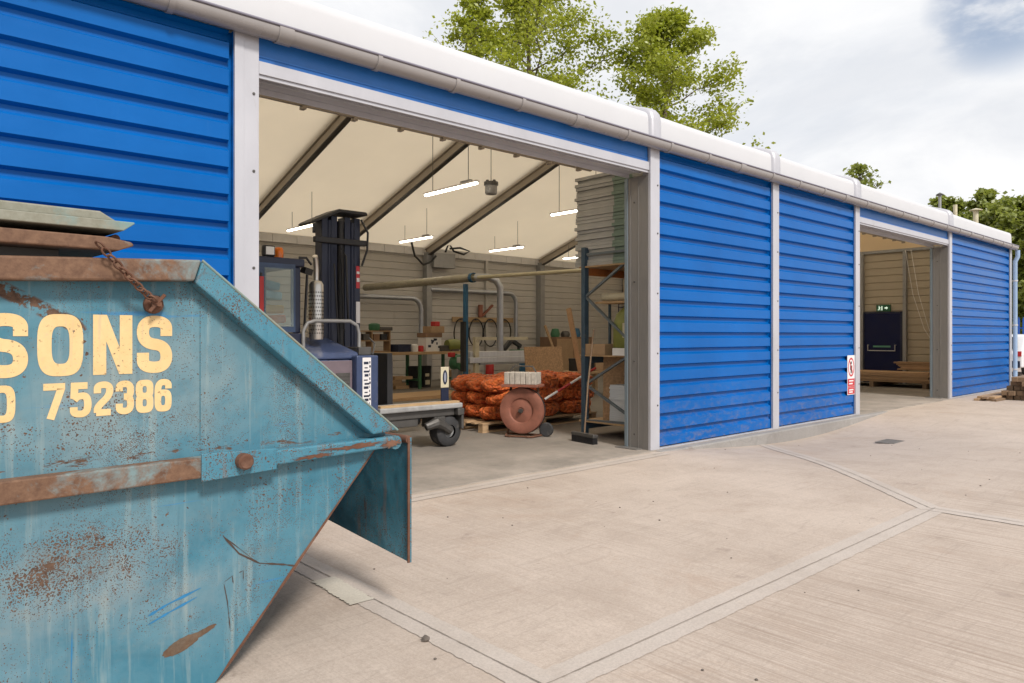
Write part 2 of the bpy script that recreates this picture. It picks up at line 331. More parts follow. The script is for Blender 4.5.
def letter_mat():
    t = NT('worn_yellow_lettering'); v = t.coord(); n = t.noise(v, 6, 7, .7); n2 = t.noise(v, 34, 7, .75); n3 = t.noise(v, 75, 4, .65)
    c = t.mix(t.ramp(n, .3, .7), (.66,.45,.20), (.76,.55,.28)); c = t.mix(t.ramp(n2, .56, .70, 0, .55), c, (.50,.42,.28))
    k = t.math('MULTIPLY', t.ramp(n3, .60, .64), t.ramp(t.noise(v, 5., 5, .7), .45, .6)); c = t.mix(k, c, (.13,.085,.055))
    st = t.noise(t.coord((20,20,1.2)), 2., 5, .6); c = t.mix(t.ramp(st, .60, .72, 0, .4), c, (.40,.37,.28))
    t.link(c, t.b.inputs['Base Color']); t.b.inputs['Roughness'].default_value = .6; return t.m
M['letter'] = letter_mat()
M['touch'] = mat('bright_blue_touch_up', (.02,.17,.36), .5, 0, .25, 9.)

# ------------------------------------------------------------------ camera
CD = 5.53; TH = R(47.8); CH = 1.43
cam = bpy.data.cameras.new('camera'); co = bpy.data.objects.new('camera', cam); COL.objects.link(co); sc.camera = co
co.location = (0, -CD, CH); co.rotation_euler = (R(90), 0, TH - R(90))
cam.sensor_width = 36; cam.lens = 729/1024*36; cam.shift_y = -6.5/1024; cam.clip_start = .05; cam.clip_end = 2000

# ------------------------------------------------------------------ ground
def gh(x, y):
    if y > .02: return -.03
    a = max(0, 1-((x-10.95)/3.55)**2)
    return -.006 - .18*a**1.5*math.exp(-((y+.3)/1.9)**2)
def axis_pts(lo, hi, a, b, step, grow=1.5):
    p = list(np.arange(a, b+1e-6, step)); s = step
    while p[-1] < hi: s *= grow; p.append(p[-1]+s)
    s = step
    while p[0] > lo: s *= grow; p.insert(0, p[0]-s)
    return p
xs = axis_pts(-900, 900, -1, 20, .3); ys = [y for y in axis_pts(-900, 0, -7.0, -.1, .23) if y < -.09] + [-.06, .03] + axis_pts(3, 900, 3, 6, 3)
g = G(); nx = len(xs)
g.add([(x, y, gh(x, y)) for y in ys for x in xs], [(j*nx+i, j*nx+i+1, (j+1)*nx+i+1, (j+1)*nx+i) for j in range(len(ys)-1) for i in range(nx-1)])
o = g.build('ground', M['yard'], smooth=60); struct(o)
def strip(name, p, q, w, mt, lift, n=24, off=0, jag=0):
    p, q = Vector((*p,0)), Vector((*q,0)); d = (q-p).normalized(); s = Vector((-d.y, d.x, 0)); vs = []
    for i in range(n+1):
        c = p.lerp(q, i/n) + s*off
        for k in (-1, 1):
            e = c + s*(k*w/2 + rnd.uniform(-jag, jag)); vs.append((e.x, e.y, gh(e.x, e.y)+lift))
    o = G().add(vs, [(2*i, 2*i+1, 2*i+3, 2*i+2) for i in range(n)]).build(name, mt, smooth=60); struct(o)
JO = [((2.00,-3.41),(6.66,-3.41)), ((2.10,-3.42),(2.10,-.22)), ((-2.5,-.21),(7.32,-.21)), ((6.58,-3.42),(9.78,-.18)), ((6.62,-3.40),(6.62,-12)), ((2.10,-3.40),(2.10,-12))]
for i, (p, q) in enumerate(JO):
    strip('concrete_margin', p, q, .20, M['joint'], .003+.0004*i, 150, jag=.0045)
    strip('joint_groove', p, q, .006, M['groove'], .0065+.0004*i, 150, jag=.0018)
strip('cement_patch', (2.03,-2.10), (2.05,-1.62), .14, M['patch'], .0075, 44, 0, jag=.009)

# ------------------------------------------------------------------ the building
B = thing('storage_building', 'long blue ribbed steel storage building with white fabric roof and two open doorways', 'building')
P = [-2.85, 2.26, 7.42, 10.45, 13.40, 18.37, 23.22]; DEP = 13.4; EAVE = 3.72; DOORH = 3.47; HEAD = 3.575
# floor slab (its edge is the upstand below the cladding)
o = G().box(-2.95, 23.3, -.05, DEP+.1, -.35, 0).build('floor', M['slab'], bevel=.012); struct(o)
g = G()
for a, b in ((7.36, 14.4),):
    n = 24; vs = []
    for i in range(n+1):
        x = a+(b-a)*i/n
        vs += [(x, -.052, .0), (x, -.13, -.004), (x, -.15, -.02), (x, -.17, -.33)]
    g.add(vs, [(4*i+k, 4*i+k+1, 4*i+5+k, 4*i+4+k) for i in range(n) for k in range(3)])
o = g.build('upstand', M['kerb'], smooth=30); struct(o)

def clad(o, ax, n, L, z0, z1, pitch=.206, d=.048, crown=.120, web=.018, phase=0., web2=.028):
    """horizontal trapezoidal ribbed sheet: o start corner, ax run direction, n outward normal"""
    o, ax, n = Vector(o), Vector(ax), Vector(n); pr = []; z = z0 - phase
    while z < z1:
        pr += [(z+crown*0, 0), (z+crown, 0)] if False else [(z, d), (z+web, 0), (z+web+crown, 0), (z+web+crown+web2, d)]; z += pitch
    pr = [(min(max(a, z0), z1), b) for a, b in pr]; vs = []
    for a, b in pr:
        for t in (0, L):
            q = o + ax*t - n*b; vs.append((q.x, q.y, a))
    return G().add(vs, [(2*i, 2*i+1, 2*i+3, 2*i+2) for i in range(len(pr)-1)])
X, Y_, NX, NY = (1,0,0), (0,1,0), (-1,0,0), (0,-1,0)
for a, b in ((0,1), (2,3), (3,4), (5,6)):
    x0, x1 = P[a]+.095, P[b]-.095
    g = clad((x0, -.020, 0), X, NY, x1-x0-.035, .012, EAVE+.03); g.add([(x0, .0265, .012), (x1, .0265, .012), (x1, .0265, EAVE+.03), (x0, .0265, EAVE+.03)], [(0,1,2,3)])
    g.build('cladding_panel', M['blue_clad'], B)
    G().box(x1-.004, x1-.0005, -.019, .026, .0145, EAVE+.03).build('end_closure', M['blue_clad'], B)
    G().box(x0, x1, -.045, .0, 0, .014).build('base_flashing', M['white_metal'], B)
for a, b in ((1,2), (4,5)):
    x0, x1 = P[a]+.1, P[b]-.1
    g = G(); g.box(x0, x1, -.006, .02, HEAD, EAVE+.06); g.box(x0, x1, -.014, -.005, HEAD+.035, HEAD+.05)
    g.build('lintel_panel', M['blue_flat'], B)
    g = G(); g.box(x0, x1, -.035, .30, DOORH, HEAD-.004); g.box(x0, x1, -.02, .006, DOORH-.03, DOORH); g.box(x0, x1, .10, .115, DOORH-.02, DOORH); g.box(x0, x1, .28, .30, DOORH-.05, DOORH)
    g.build('door_header', M['white_metal'], B, bevel=.003)
for i, x in enumerate(P[:-1]):
    g = G(); w = .095
    g.box(x-w, x+w, -.045, -.012, -.004, EAVE+.08); g.box(x-w*.6, x+w*.6, -.0115, .10, -.004, EAVE+.08); g.box(x-w-.002, x-w*.25, -.050, -.044, .0, EAVE+.05)
    for z in (.55, 1.2, 1.95, 2.7, 3.3): g.cyl((x+w*.55, -.052, z), (x+w*.55, -.044, z), .012, 8, 1)
    g.build('wall_post', [M['white_metal'], M['dark_steel']], B, bevel=.003)
g = G(); g.box(P[6]-.06, P[6]+.09, -.04, .12, 0, EAVE+.08); g.build('wall_post', M['alu'], B, bevel=.004)
for x, s in ((P[2]-.097, -1), (P[5]-.097, -1), (P[1]+.097, 1), (P[4]+.097, 1)):
    g = G(); x0, x1 = sorted((x, x - s*.035)); g.box(x0, x1, -.0115, .30, 0, DOORH-.052); k = min(x0,x1) if s < 0 else max(x0,x1)
    g.box(*sorted((k, k-s*-.03 if False else k+s*.004)), .135, .15, .002, DOORH-.06); g.box(*sorted((k, k+s*.006)), .26, .295, .002, DOORH-.06)
    for z in (.18, 1.1, 2.1, 3.1): g.cyl((x+s*.001, .2, z), (x+s*.010, .2, z), .012, 8, 1)
    g.build('door_jamb', [M['galv'], M['dark_steel']], B, bevel=.003)
    g = G(); xx = x+s*.012; g.box(min(xx, xx-s*.06), max(xx, xx-s*.06), .302, .355, 0, DOORH-.05); g.build('door_guide', M['guide'], B, bevel=.006)
    g = G(); g.box(x-.12, x+.12, .08, .42, 0, .012); g.build('base_plate', M['galv'], B)
# door tracks on brackets just inside the big door heads
for x0, x1 in ((P[1]+.12, P[2]-.15), (P[4]+.12, P[5]-.15)):
    g = G(); g.box(x0, x1, .865, .905, 3.60, 3.635)
    x = x0+.25
    while x < x1:
        g.box(x-.02, x+.02, .85, .92, 3.57, 3.60); g.bar((x, .885, 3.635), (x, .885, 3.70), .03, .008); g.bar((x, .885, 3.70), (x, .34, 3.83), .035, .012); x += .55
    g.build('door_track', M['rafter'], B)
# gutter on brackets
g = G(); n = 12; prof = [(-.075*math.cos(t)-.11, 3.80-.075*math.sin(t)) for t in [math.pi*(-.14+1.28*k/n) for k in range(n+1)]]
gx0, gx1 = P[0]-.1, P[6]+.16
pr2 = prof + [(y+(.006 if y < -.11 else -.006), z+.002) for y, z in reversed(prof)]
g.prism(pr2, gx0, gx1, 'x'); gt = g.build('gutter', M['gutter'], B, smooth=35)
G().cyl((gx0, -.184, 3.834), (gx1, -.184, 3.834), .011, 8).build('gutter_lip_shadow', mat('lip_shadow_grey', (.20,.19,.24), .4, 0, .05), gt, smooth=60)  # dark bead on the gutter edge draws the shadow line above it
x = P[0]+.3; k = 0
while x < gx1:
    w = .06 if k % 4 == 2 else .022; e = .010
    q = [(-(.075+e)*math.cos(t)-.11, 3.80-(.075+e)*math.sin(t)) for t in [math.pi*(-.18+1.36*j/n) for j in range(n+1)]]
    q += [(-(.071)*math.cos(t)-.11, 3.80-(.071)*math.sin(t)) for t in [math.pi*(1.18-1.36*j/n) for j in range(n+1)]]
    g = G(); g.prism(q, x-w, x+w, 'x'); g.build('gutter_bracket', M['gutter'], B, smooth=35); x += .845; k += 1
# roof: outer membrane, inner lining, rafters, keder rails
W2 = DEP/2; SL = .333
def roofline(z0, lip):
    half = [(-.03, 3.83), (-.025, 4.10), (-.012, 4.165), (.02, 4.20), (.09, 4.228)] if lip else [(.02, z0)]
    pts = half + [(t, (4.195 if lip else z0) + SL*t) for t in np.linspace(.5, W2, 9)]
    return pts + [(DEP-y, z) for y, z in reversed(pts[:-1])]
def sheet(pts, x0, x1, nseg=1, sag=0):
    vs = []; n = len(pts)
    for i in range(nseg+1):
        t = i/nseg; x = x0+(x1-x0)*t
        for y, z in pts: vs.append((x, y, z - sag*4*t*(1-t)*(1 if z > 4.12 else .2)))
    return G().add(vs, [(i*n+k, i*n+k+1, (i+1)*n+k+1, (i+1)*n+k) for i in range(nseg) for k in range(n-1)])
ro = roofline(0, True)
for a, b in zip(P[:-1], P[1:]):
    xa, xb = a + (0 if a != P[0] else -.12), b + (0 if b != P[6] else .1)
    sheet(ro[4:-4], xa, xb, 10, .008).build('roof_membrane', M['roof_outer'], B, smooth=60)
    for q in (ro[:5], ro[-5:]): sheet(q, xa, xb, 10, .008).build('eave_flashing', M['eave'], B, smooth=60)
sheet(roofline(4.10, False), P[0]-.05, P[6]+.02, 12).build('roof_lining', M['roof_inner'], B)
for x in P[2:6]:
    g = G(); pts = [(y, z) for y, z in ro]; n = len(pts); vs = []
    sec = [(-.11, .0), (-.10, .04), (-.06, .06), (.06, .06), (.10, .04), (.11, .0)]
    for i, (y, z) in enumerate(pts):
        a = pts[max(i-1,0)]; b = pts[min(i+1,n-1)]; d = Vector((b[0]-a[0], b[1]-a[1])).normalized(); nn = Vector((-d.y, d.x)) if True else None
        for u, h in sec: vs.append((x+u, y+nn.x*(h-.004), z+nn.y*(h-.004)))
    m_ = len(sec); g.add(vs, [(i*m_+k, i*m_+k+1, (i+1)*m_+k+1, (i+1)*m_+k) for i in range(n-1) for k in range(m_-1)])
    g.build('roof_rail', M['white_metal'], B, smooth=50)
for x in P[1:6]:
    for s in (0, 1):
        a = (.15 if not s else DEP-.15); f = lambda y, dz: (x, y, 4.06 + SL*min(y, DEP-y) + dz)
        g = G()
        g.bar(f(a, -.02), f(W2, -.02), .13, .02); g.bar(f(a, -.13), f(W2, -.13), .07, .20, 0); g.bar(f(a, -.24), f(W2, -.24), .13, .022, 1)
        g.build('rafter', [M['rafter'], M['dark_steel']], B)
# ridge purlin, eaves purlin at the back
G().box(P[0], P[6], W2-.05, W2+.05, 6.08, 6.18).build('ridge_purlin', M['rafter'], B)
# back wall, gable walls (lined inside, clad outside)
clad((P[0], DEP-.12, 0), X, NY, P[6]-P[0], 0, 3.98, .215, .022, .165, .012, 0, .012).build('back_lining', M['lining'], B)
clad((P[0], DEP+.03, 0), X, Y_, P[6]-P[0], 0, 4.05).build('back_cladding', M['blue_clad'], B)
g = G(); x = P[0]+.02
while x < P[6]-.7: g.box(x, x+.69, DEP-.20, DEP-.125, 3.93, 4.20); x += .70
g.build('insulation_strip', M['foam'], B, bevel=.006)
bp = list(P[1:6]) + [(P[a]+P[a+1])/2 for a in (1, 4, 5)]
for i, x in enumerate(bp):
    w = .10 if i < 5 else .05
    G().box(x-w, x+w, DEP-.36 if i < 5 else DEP-.22, DEP-.13, 0, 4.02 if i < 5 else 3.93).build('back_post', M['grey_steel'] if i < 5 else M['lining'], B)
g = clad((P[6]-.16, 0.05, 0), Y_, NX, DEP-.25, 0, 3.93, .215, .022, .165, .012, 0, .012); g.build('gable_lining', M['lining_beige'], B)
g = G(); pts = [(.06, 3.93)] + [(y, 4.06+SL*min(y, DEP-y)) for y in (.06, W2, DEP-.1)] + [(DEP-.1, 3.93)]
g.prism(pts, P[6]-.14, P[6]-.12, 'x'); g.build('gable_upper', M['roof_inner'], B)
G().box(P[6]-.22, P[6]-.165, .06, DEP-.15, 3.90, 3.98).build('gable_rail', M['grey_steel'], B)
for y in (2.55, 3.78, 5.2, 7.5, 10.): G().box(P[6]-.30, P[6]-.163, y-.045, y+.045, 0, 3.90).build('gable_post', M['grey_steel'], B)
clad((P[6]+.05, .13, 0), Y_, X, DEP-.2, 0, 3.75).build('gable_cladding', M['blue_clad'], B)
clad((P[0]-.02, .05, 0), Y_, X, DEP-.2, 0, 4.0, .215, .022, .165, .012, 0, .012).build('gable_lining', M['lining'], B)
clad((P[0]-.09, .05, 0), Y_, NX, DEP-.2, 0, 4.0).build('gable_cladding', M['blue_clad'], B)
for xx in (P[0]-.05, P[6]+.02):
    g = G(); g.prism([(.0,3.75)] + [(y, 4.04+SL*min(y, DEP-y)) for y in (.0, W2, DEP)] + [(DEP, 3.75)], xx-.01, xx+.01, 'x'); g.build('gable_upper', M['roof_outer'], B)
# inside face of the front cladding
for a, b in ((0,1), (2,3), (3,4), (5,6)): G().box(P[a]+.1, P[b]-.1, .10, .115, .0, 3.9).build('front_lining', M['lining'], B)
G().box(P[0], P[6], .125, .14, DOORH+.12, 4.08).build('front_lining', M['lining'], B)
B.location.y = .045
# fire door with push bar
d = G().box(P[6]-.25, P[6]-.185, 2.68, 3.70, 0.005, 2.08).build('fire_door', M['navy_door'], B, bevel=.004)
g = G(); g.box(P[6]-.26, P[6]-.17, 2.60, 2.68, 0, 2.13); g.box(P[6]-.26, P[6]-.17, 3.70, 3.78, 0, 2.13); g.box(P[6]-.26, P[6]-.17, 2.685, 3.695, 2.085, 2.13); g.build('door_frame', M['navy'], d)
g = G(); g.path([(P[6]-.255, 2.80, 1.13), (P[6]-.32, 2.80, 1.13), (P[6]-.32, 2.80, .96), (P[6]-.32, 3.58, .96), (P[6]-.32, 3.58, 1.13), (P[6]-.255, 3.58, 1.13)], .016, 8); g.build('push_bar', M['chrome'], d)
G().box(P[6]-.2535, P[6]-.2505, 2.95, 3.45, 1.06, 1.11).build('notice_strip', mat('pale_green_notice', (.10,.30,.20), .5, 0, .05), d)

# ------------------------------------------------------------------ writing helper
def text_mesh(body, h, w=None, bold=0., ext=.001):
    cu = bpy.data.curves.new('t', 'FONT'); cu.body = body; cu.size = 1; cu.offset = bold; cu.extrude = 0; cu.resolution_u = 6
    ob = bpy.data.objects.new('t', cu); COL.objects.link(ob); bpy.context.view_layer.update()
    me = bpy.data.meshes.new_from_object(ob.evaluated_get(bpy.context.evaluated_depsgraph_get()))
    vs = [v.co.copy() for v in me.vertices]; fs = [tuple(p.vertices) for p in me.polygons]
    bpy.data.objects.remove(ob); bpy.data.curves.remove(cu); bpy.data.meshes.remove(me)
    x0 = min(v.x for v in vs); x1 = max(v.x for v in vs); y0 = min(v.y for v in vs); y1 = max(v.y for v in vs)
    sy = h/(y1-y0); sx = sy if w is None else w/(x1-x0)
    return [((v.x-x0)*sx, (v.y-y0)*sy) for v in vs], fs
def put_text(g, body, fn, h, w=None, bold=0., m=0):
    vs, fs = text_mesh(body, h, w, bold); g.add([fn(a, b) for a, b in vs], fs, m)

# exit sign over the fire door
s = thing('exit_sign', 'small green exit sign above the navy fire door', 'sign', (P[6]-.20, 3.2, 2.14))
G().box(-.06, 0, -.20, .20, .0, .20).build('sign_body', M['sign_green'], s, bevel=.004)
g = G()                                                              # running figure, doorway and arrow
def flat(pts): g.add([(-.0625, y, z) for y, z in pts], [tuple(range(len(pts)))])
flat([(.115+.016*math.cos(k*.7), .150+.016*math.sin(k*.7)) for k in range(9)]); flat([(.135,.125),(.10,.130),(.085,.085),(.12,.080)]); flat([(.12,.078),(.10,.078),(.075,.04),(.09,.032)]); flat([(.125,.082),(.11,.075),(.135,.03),(.155,.04)]); flat([(.10,.126),(.098,.112),(.065,.10),(.062,.112)])
for q in ((.02,.05,.03,.16),): flat([(q[0],q[2]),(q[1],q[2]),(q[1],q[3]),(q[0],q[3])])
g.add([(-.0625, -.04-q[0], .03+q[1]) for q in ((0,.05),(.05,.05),(.05,.02),(.10,.07),(.05,.12),(.05,.09),(0,.09))], [tuple(range(7))]); g.build('sign_symbol', emit('exit_pictogram', (.7,.9,.75), .5), s)
# prohibition notice on the cladding
s = thing('warning_sign', 'white and red prohibition notice low on the blue cladding by the second doorway', 'sign', (13.16, .022, .37))
SW, SH = .30, .70
g = G(); g.box(-SW/2, SW/2, -.006, 0, 0, SH); g.build('sign_board', M['sign_white'], s, bevel=.001)
g = G(); g.box(-SW/2+.012, SW/2-.012, -.0075, -.006, .012, .125); g.box(-SW/2+.012, SW/2-.012, -.0075, -.006, .155, .285); g.box(-SW/2+.012, SW/2-.012, -.0075, -.006, .129, .150)
g.build('red_panel', M['sign_red'], s)
g = G(); n = 28; rr, ri, cz = .125, .100, .49
g.add([(r_*math.cos(2*math.pi*k/n), -.0072, cz+r_*1.35*math.sin(2*math.pi*k/n)) for r_ in (rr, ri) for k in range(n)], [(k, (k+1)%n, n+(k+1)%n, n+k) for k in range(n)])
g.add([(-.085,-.0078,cz+.115),(-.065,-.0078,cz+.13),(.085,-.0078,cz-.115),(.065,-.0078,cz-.13)], [(0,1,2,3)]); g.build('prohibition_ring', M['sign_red'], s)
g = G(); g.add([(.028*math.cos(2*math.pi*k/14), -.0070, cz+.075+.03*math.sin(2*math.pi*k/14)) for k in range(14)], [tuple(range(14))])
g.add([(x, -.0070, cz+z) for x, z in ((-.045,.03),(.045,.03),(.04,-.05),(.022,-.05),(.022,-.11),(-.022,-.11),(-.022,-.05),(-.04,-.05))], [tuple(range(8))]); g.build('figure_symbol', M['black'], s)
g = G()
for i, z in enumerate((.235, .185, .075, .035)): g.box(-.09, .09 - .03*(i % 2), -.0085, -.0075, z, z+.024)
g.build('white_lettering', M['sign_white'], s)

# downpipe at the far corner
t = thing('downpipe', 'pale blue downpipe at the far corner of the building', 'downpipe', (P[6]+.17, -.05, 0))
g = G(); g.path([(0,-.06,3.72), (0,-.06,3.55), (.0,.0,3.42), (0,0,.02)], .055, 12); g.build('pipe', M['fence_blue'] if False else mat('pale_blue_pipe', (.30,.42,.60), .4, 0, .06), t, smooth=40)
g = G()
for z in (.5, 1.7, 2.9): g.lathe([(.055,-.02),(.064,-.02),(.064,.02),(.055,.02)], (0,0,z), n=12)
g.build('pipe_clip', M['alu'], t)

# ------------------------------------------------------------------ strip lights on wires
def roof_in(y): return 4.09 + SL*min(y, DEP-y)
LIG = [((7.92, 4.85), 'lit strip light at top centre of the wide doorway, close to the hanging grey box'),
       ((11.25, 4.85), 'lit strip light partly hidden by the board stack on the rack'),
       ((8.08, 10.95), 'lit strip light whose far end is beside the forklift mast'),
       ((11.4, 10.95), 'lit strip light hanging above the workbench, right of the forklift mast'),
       ((14.7, 10.95), 'lit strip light hanging just right of the junction box on the back wall')]
LIG_ADDED = [((4.8, 10.95), 'added unseen strip light behind the forklift towards the back wall'),
        ((18., 10.95), 'added strip light towards the far gable, back row'), ((19.6, 4.85), 'added unseen strip light inside the second doorway')]  # further lamps, added to light the rest of the interior
def strip_light(x, y, lab):
    z = 4.03
    t = thing('strip_light', lab, 'strip light', (x, y, z), 0, 'strip lights hung on wires from the roof')
    G().box(-.035, .035, -.78, .78, .012, .045).build('light_body', M['white'], t, bevel=.004)
    G().box(-.033, .033, -.75, .75, -.022, .0115).build('diffuser', M['tube'], t, bevel=.012)
    G().box(-.03, .03, -.60, -.33, .046, .085).build('control_box', M['grey_steel'], t)
    for s in (-.52, .52):
        G().cyl((0, s, .045), (0, s, roof_in(y+s)-z-.26), .007, 5).build('hanging_wire', M['dark_steel'], t)
for (x, y), lab in LIG + LIG_ADDED: strip_light(x, y, lab)
t = thing('hanging_speaker', 'small grey box hanging from the roof between two strip lights', 'box', (8.9, 4.87, 4.07))
g = G(); g.lathe([(0,0),(.10,0),(.115,.02),(.115,.20),(.10,.22),(0,.22)], (0,0,0), n=16); g.build('body', M['grey_steel'], t, smooth=40)
g = G(); g.lathe([(.118,.17),(.135,.17),(.135,.23),(.118,.23)], (0,0,0), n=16)
for k in range(4): g.box(.09*math.cos(k*1.57)-.02, .09*math.cos(k*1.57)+.02, .09*math.sin(k*1.57)-.02, .09*math.sin(k*1.57)+.02, .22, .26)
g.build('collar', M['dark_steel'], t)
G().cyl((0,0,.22), (0,0,roof_in(4.87)-4.07-.02), .007, 5).build('hanging_wire', M['dark_steel'], t)

# junction box and cables high on the back wall
t = thing('junction_box', 'grey junction box high on the back wall with loops of black cable', 'box', (13.9, DEP-.30, 3.55))
G().box(-.42, .42, -.14, .14, 0, .46).build('box_body', M['grey_steel'], t, bevel=.01)
g = G(); g.path([(-1.25, -.1, .75), (-1.15, -.15, .3), (-.85, -.17, .05), (-.55, -.17, .15), (-.35, -.15, .35)], .035, 6)
g.path([(.05, -.1, .5), (.15, -.15, .8), (.35, -.15, .55), (.75, -.15, .48), (1.0, -.15, .6), (.6,-.15,.68), (.2,-.15,.62)], .035, 6); g.build('cable', M['black'], t, smooth=60)

# ------------------------------------------------------------------ extraction ducts
t = thing('extraction_duct', 'thick overhead extraction duct running to the back wall with a curved drop pipe', 'duct', (11.0, 0, 2.80))
g = G(); g.path([(0, 8.0, 0), (0, 12.9, .0)], .100, 14)
y = 8.1
while y < 12.8: g.lathe([(.100,-.008),(.106,-.008),(.106,.008),(.100,.008)], (0,y,0), (0,1,0), 14); y += .32
g.build('main_duct', M['duct'], t, smooth=50)
g = G(); g.path([(0, 4.45, -.06), (0, 8.0, 0)], .042, 10); g.build('thin_pipe', M['duct_cream'], t, smooth=50)
g = G(); g.path([(0, 7.9, 0), (.16, 7.6, -.01), (.32, 7.50, -.09), (.40, 7.46, -.25), (.40, 7.46, -1.75)], [.09,.09,.085,.08,.08], 12); g.build('drop_pipe', M['silver_duct'], t, smooth=50)
G().lathe([(.101,-.05),(.118,-.05),(.118,.05),(.101,.05)], (0,8.0,0), (0,1,0), 14).build('duct_collar', M['post_blue'], t)
def elbow(lab, x0, x1, z, zb, y):
    g = G(); r = .35
    pts = [(x0, y, z), (x1-r, y, z)] + [(x1-r+r*math.sin(a), y, z-r+r*math.cos(a)) for a in (.4,.8,1.2)] + [(x1, y, z-r), (x1, y, zb)]
    g.path(pts, .075, 10); return tag(g.build('wall_duct', M['silver_duct'], smooth=60), lab, 'duct')
elbow('grey bent duct on the back wall beside the wide post near the junction box', 9.6, 12.98, 2.55, .95, DEP-.46)
elbow('grey bent duct dropping behind the hanging belts on the back wall', 13.45, 17.1, 2.86, 1.15, DEP-.28)
t = thing('support_post', 'slim blue steel post holding up the overhead extraction duct', 'post', (11.0, 8.27, 0))
G().box(-.045,.045,-.045,.045,.012,2.66).build('post', M['post_blue'], t); G().box(-.16,.16,-.16,.16,0,.012).build('foot_plate', M['dark_steel'], t)
G().box(-.10,-.046,-.08,.08,.55,1.75).build('switch_panel', M['black'], t)

def blob(cx, cz, lx, lz, ang, sd, n=26, jag=.25):
    r_ = random.Random(sd); ca, sa = math.cos(ang), math.sin(ang); out = []
    for k in range(n):
        a = 2*math.pi*k/n; q = 1+jag*(r_.random()-.5); x, z = lx*math.cos(a)*q, lz*math.sin(a)*q
        out.append((cx+x*ca-z*sa, -.0012, cz+x*sa+z*ca))
    return out
# ------------------------------------------------------------------ SKIP
SX = thing('waste_skip', 'large battered blue steel waste skip with yellow lettering and rust, in the left foreground', 'skip', (1.11, -2.49, 0), R(2.8))
UC = -1.257; DPC = 2.982; WID = 1.75; LU = -2.70
def so(u, z, off):
    k = (DPC-off)/DPC; return (UC+(u-UC)*k, CH+(z-CH)*k)
def mir(poly): return [(LU-u, z) for u, z in reversed(poly)]
TOPZ = 1.70
right = [(0, 0), (.845, .945), (-.03, 1.70)]
side = [(LU, 0), (0, 0), (.845, .945), (-.03, 1.70), (LU+.03, 1.66), (LU-.845, .945)]
def plate_side(y0, y1, name):
    g = G(); g.prism(side, y0, y1); return g.build(name, M['skip'], SX, bevel=.002)
sp = plate_side(0, .008, 'side_panel'); plate_side(WID-.008, WID, 'side_panel')
g = G(); g.prism([(LU+.01,.0),(-.01,.0),(-.01,.008),(LU+.01,.008)], .009, WID-.009); g.build('floor_plate', M['skip'], SX)
for s in (0, 1):
    q = [(0,.003),(.845,.948),(.833,.953),(-.008,.008)]
    if s: q = mir(q)
    g = G(); g.prism(q, .009, WID-.009); g.build('end_plate', M['skip_dark'], SX)
rim_top = [(LU+.05,1.60),(-.736,1.617),(-.083,1.648),(-.055,1.735),(-.736,1.702),(LU+.05,1.69)]
rim_top = [so(u, z, .075) for u, z in rim_top]
dg_out = [so(*q, .075) for q in ((-.052,1.733),(.918,.955))]; dg_in = [so(*q, .075) for q in ((-.080,1.640),(.775,.945))]
for y0, y1 in ((-.075, .0), (WID, WID+.075)):
    g = G(); g.prism(rim_top, y0, y1); g.build('top_rim', M['rust_rim'], SX, bevel=.008)
    for s in (0, 1):
        q = [dg_in[0], dg_in[1], dg_out[1], dg_out[0]]
        q = mir(q) if s else q
        yy = y0-.001 if y0 < 0 else y1+.001; (p3, p2) = (q[3], q[2]) if not s else (q[0], q[1])
        g = G(); g.cyl((p3[0], yy+.004*(1 if y0 < 0 else -1), p3[1]), (p2[0], yy+.004*(1 if y0 < 0 else -1), p2[1]), .0055, 6); g.build('pale_rim_edge', M['lid_steel'], SX, smooth=60)  # thin pale line along the upper edge of the sloping rim
        g = G(); g.prism(q, y0+.002, y1); g.build('sloping_rim', M['skip_rim'], SX, bevel=.008)
for y0, y1, sg in ((-.068, 0, -1), (WID, WID+.068, 1)):
    a = so(-.06, .930, .068); b = so(.905, .935, .068); zl0 = so(0, .848, .068)[1]; zt = a[1]
    g = G(); g.prism([(LU+.3, zl0), (-.05, zl0), (-.05, zt), (LU+.3, zt)], y0, y1); g.build('side_rib', M['rust_rim'], SX, bevel=.006)
    if sg < 0:
        for q in ((.42,.02,.10,.008,31),(.62,.0,.16,.010,32),(.83,.01,.05,.016,33)):
            g = G(); pb = [(x, y0-.0008, z) for x, y_, z in blob(q[0], zt-.03-q[1], q[2], q[3], .02, q[4], 46, .9)]; g.add(pb, [tuple(range(46))]); g.build('rib_rust', M['rust'], SX)
    g = G(); g.prism([(-.045, zl0+.006), (b[0]-.02, zl0+.022), (b[0], zt-.035), (b[0]-.005, zt-.004), (-.045, zt-.004)], y0+.002, y1); g.build('side_rib', M['skip_rim'], SX, bevel=.008)
    pl = so(-.055,.845,.08), so(.271,.955,.08)
    g = G(); g.prism([(pl[0][0],pl[0][1]-.012),(pl[1][0],pl[0][1]-.002),(pl[1][0],pl[1][1]-.02),(pl[0][0],pl[1][1]-.008)], *((y0-.012, y0-.0005) if sg < 0 else (y1+.0005, y1+.012))); lp = g.build('lug_plate', M['skip_rim'], SX, bevel=.003)
    bc = so(.125,.895,.10); yb = y0-.012 if sg < 0 else y1+.012
    g = G(); g.lathe([(0,.042),(.026,.042),(.033,.034),(.033,0)], (bc[0], yb, bc[1]), (0,sg,0), 20); g.build('lifting_boss', M['rust'], lp, smooth=35)
